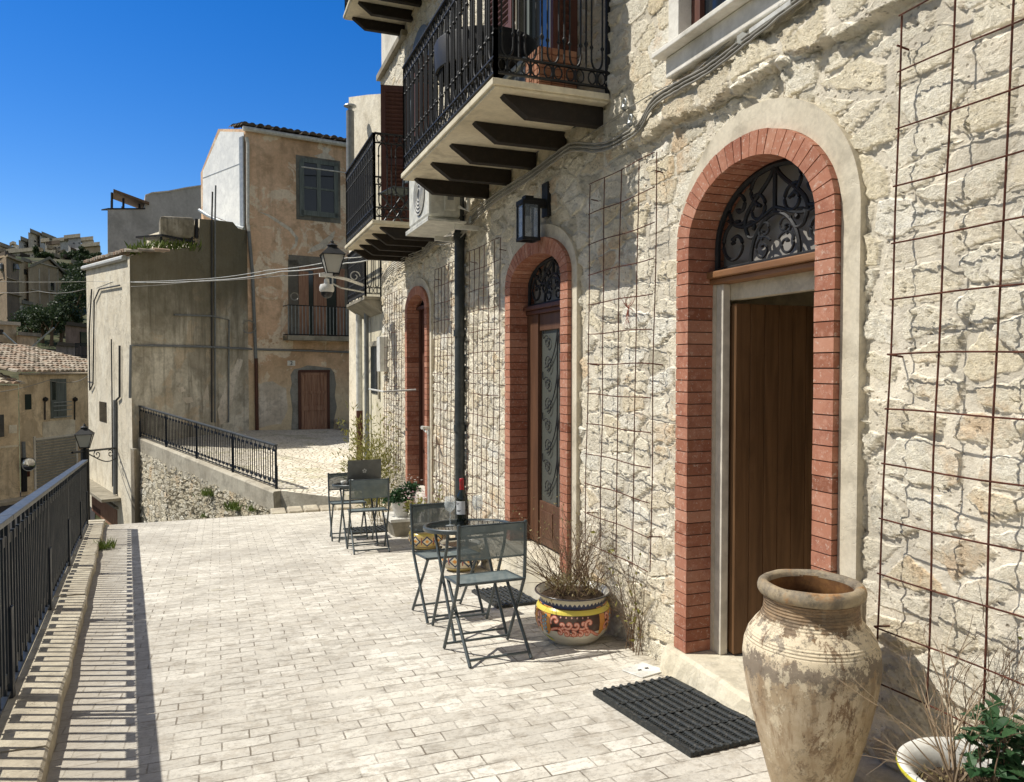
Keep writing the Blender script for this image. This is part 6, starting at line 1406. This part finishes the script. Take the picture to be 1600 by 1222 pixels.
mb=MB()
for k in range(120):
    p=c+Vector((random.gauss(0,.12),random.gauss(0,.11),.06+random.uniform(-.06,.14))); 
    for q in range(4): a=q*1.57; leaf(mb,p,Vector((math.cos(a),math.sin(a),.35)),Vector((0,0,1)),.018,.014)
mb.build('flowers','petal',fl)
fl=root('flowering_plant','loose plant with pinkish flowers between the white pot and the yellow majolica pot','plant'); mb=MB(); c=Vector((2.22,8.95,G(8.95)+.42)); crown(mb,c,(.16,.28,.16),420,.04,9); mb.build('leaves','leaf_y',fl); mb=MB()
for k in range(90):
    p=c+Vector((random.gauss(0,.09),random.gauss(0,.14),random.uniform(-.02,.18)))
    for q in range(4): a=q*1.57; leaf(mb,p,Vector((math.cos(a),math.sin(a),.35)),Vector((0,0,1)),.018,.014)
mb.build('flowers','petal_pink',fl); mb=MB()
for k in range(8): mb.tube([c+Vector((0,random.uniform(-.1,.1),-.42)),c+Vector((random.uniform(-.1,.1),random.uniform(-.2,.2),.0))],.003,4)
mb.build('stems','twig',fl)
# planter bowl bottom right
px_,py_=2.115,1.62; pb=empty('planter_bowl',(px_,py_,G(py_)),0,0,'white glazed planter bowl with a yellow edge in the bottom right corner','planter')
H=.335; mb=MB(); mb.lathe([(0,0),(.11,0),(.145,.10),(.165,.22),(.180,.29),(.205,.318)],(0,0,0),56); mb.build('body','kerb',pb,True)
mb=MB(); mb.lathe([(.204,.310),(.214,.318),(.218,.326),(.215,.333)],(0,0,0),64); mb.build('painted_edge','yellow_glaze',pb,True)
mb=MB(); mb.lathe([(.2155,.333),(.210,.338),(.197,.336),(.178,.322),(.160,.285),(.156,.25)],(0,0,0),64); mb.build('rim','white_pl',pb,True)
mb=MB(); mb.lathe([(0,.275),(.06,.278),(.12,.272),(.165,.262)],(0,0,0),40); mb.v=[(x,y,z+.014*mnoise.noise(Vector((x*28,y*28,0)))) for x,y,z in mb.v]; mb.build('soil','soil',pb,True)
lp_=root('leafy_plant','dark green leafy shrub in the yellow edged bowl at the bottom right corner','plant'); mb=MB(); tips=[]
c=Vector((px_+.01,py_-.04,G(py_)+.27))
for k in range(12): twigs(mb,c+Vector((random.uniform(-.03,.03),random.uniform(-.03,.03),0)),[(random.uniform(-.35,.8),random.uniform(-.9,.2),1.1)],random.uniform(.16,.27),.004,1,5,.6,.2,tips)
mb.build('stems','twig',lp_); mb=MB()
for k in range(250):
    p,d=random.choice(tips); dd=(d*.5+rv()*1.0); dd.z=abs(dd.z)*.5-.15; L_=random.uniform(.035,.062); dd.normalize(); s_=dd.cross(Vector((0,0,1))).normalized(); up=s_.cross(dd); p=p+rv()*.03; w_=L_*.30
    P=[p,p+dd*L_*.25+s_*w_*.8+up*.004,p+dd*L_*.5+s_*w_+up*.003,p+dd*L_*.62+s_*w_*.62,p+dd*L_*.72+s_*w_*.66,p+dd*L_-up*.008,p+dd*L_*.72-s_*w_*.66,p+dd*L_*.62-s_*w_*.62,p+dd*L_*.5-s_*w_+up*.003,p+dd*L_*.25-s_*w_*.8+up*.004]; mid=[p+dd*L_*.5-up*.006]
    mb.raw(P+mid,[(i,(i+1)%10,10) for i in range(10)])
mb.build('leaves','leaf',lp_)
bt2=root('bare_shrub','bare thorny rose stems leaning out of the yellow edged bowl','shrub'); mb=MB(); c=Vector((px_-.04,py_+.04,G(py_)+.27))
for d_,L_ in (((-.75,.35,.9),.36),((-.35,.30,1.1),.40),((-.9,.1,.45),.26),((.1,.2,1.2),.42),((-.2,-.3,1),.3),((.3,.1,1.1),.36),((.2,-.5,1.2),.40),((0,.5,1),.3)): twigs(mb,c,[d_],L_,.0042,2,7,.8,.10)
mb.build('twigs','twig_pale',bt2)
mb=MB()
for k in range(260): p=Vector((px_,py_,G(py_)+.278))+Vector((random.uniform(-.13,.13),random.uniform(-.13,.13),0)); leaf(mb,p,Vector((random.uniform(-1,1),random.uniform(-1,1),.7)),rv(),random.uniform(.012,.03),.006)
mb.build('dry_grass','leaf_dry',bt2)
# weeds by the kerb and on the rubble
def weed(label,p,s,n=60,mat='grass',ls=.8):
    mb=MB()
    for k in range(n): q=Vector(p)+Vector((random.gauss(0,s*.3),random.gauss(0,s*.3),0)); leaf(mb,q,Vector((random.uniform(-.7,.7),random.uniform(-.7,.7),1)),rv(),s*random.uniform(.4,1)*ls,s*.07)
    return tag(mb.build('weed',mat),label,'weed')
weed('tuft of green weeds growing at the foot of the kerb',(kx(10.3)+.05,10.3,G(10.3)),.20,120)
def onwall(u,v):
    r=ray(u,v); t=(A_-Vector((0,0,A_.z))).dot(nrm)/r.dot(nrm); p=r*t; return p+nrm*.06
weed('bright green tuft growing out of the rubble retaining wall',onwall(334,775),.32,160)
weed('green weeds low on the rubble wall beside the concrete corner',onwall(375,796),.35,160); weed('green weeds near the right foot of the rubble wall',onwall(402,798),.25,120); weed('sparse weeds at the bottom middle of the rubble wall',onwall(325,808),.2,70)
# ---------------- things on the balconies
bp=root('brick_planter','square terracotta brick planter on the big balcony behind the railing','planter'); mb=MB(); X0,X1,Y0_,Y1_,Z0=1.93,2.20,4.56,4.80,1.782
for r_ in range(6):
    for k in range(3):
        for (ax) in (0,1):
            z0,z1=Z0+.045*r_+.003,Z0+.045*(r_+1)-.003; o_=(.03 if r_%2 else 0)
            if ax==0: x0=X0+(X1-X0)*k/3+.004; x1=X0+(X1-X0)*(k+1)/3-.004; mb.box((x0,Y0_,z0),(x1,Y0_+.03,z1)); mb.box((x0,Y1_-.03,z0),(x1,Y1_,z1))
            else: y0=Y0_+.031+(Y1_-Y0_-.062)*k/3+.002; y1=Y0_+.031+(Y1_-Y0_-.062)*(k+1)/3-.002; mb.box((X0,y0,z0),(X0+.03,y1,z1)); mb.box((X1-.03,y0,z0),(X1,y1,z1))
mb.build('brick_sides','terracotta',bp); mb=MB(); mb.box((X0+.01,Y0_+.01,Z0),(X1-.01,Y1_-.01,Z0+.262)); mb.build('core','brick',bp)
tb=root('balcony_table','dark round table on the big balcony','table'); mb=MB(); mb.lathe([(0,.72),(.40,.72),(.41,.70),(.40,.50),(.38,.50),(.37,.69),(0,.70)],(1.99,5.75,1.782),36); mb.build('table_top','iron',tb,True,40)
for a in range(4): mb=MB(); mb.tube([(1.99+.12*math.cos(a*1.57+.8),5.75+.12*math.sin(a*1.57+.8),2.47),(1.99+.3*math.cos(a*1.57+.8),5.75+.3*math.sin(a*1.57+.8),1.784)],.014,6); mb.build('leg','iron',tb)
c=copy_tree(ch0); c.location=(2.05,9.0,1.627); c.rotation_euler=(0,0,R_(100)); c['label']='dark folding chair standing on the farther iron balcony behind its railing'; c['group']='chairs on the balconies'
for ch_ in c.children:
    pass
tb=root('storage_box','grey storage box on the big balcony behind the dark table','box'); mb=MB(); mb.box((2.02,5.02,1.783),(2.33,5.42,2.12)); mb.build('body','laptop',tb,bevel=.02); mb=MB(); mb.box((2.00,5.0,2.12),(2.35,5.44,2.16)); mb.build('lid','galv',tb,bevel=.01)
# far mat of boards: small sign box on the cream house
mb=MB(); p=onx(599,552,2.36); mb.box((2.28,p.y-.12,p.z-.28),(2.41,p.y+.12,p.z+.25)); tag(mb.build('post_box','white_pl',bevel=.01),'small blue white letter box fixed at the far end of the stone wall','letter box')
mb=MB(); mb.tube([onx(600,612,2.0),onx(577,608,2.0)],.012,6); mb.tube([(2.0,onx(600,612,2.0).y,onx(600,612,2.0).z),(2.42,onx(600,612,2.0).y,onx(600,612,2.0).z+.02)],.012,6); tag(mb.build('flag_holder','pipe_white'),'short white rod sticking out of the cream house corner','rod')
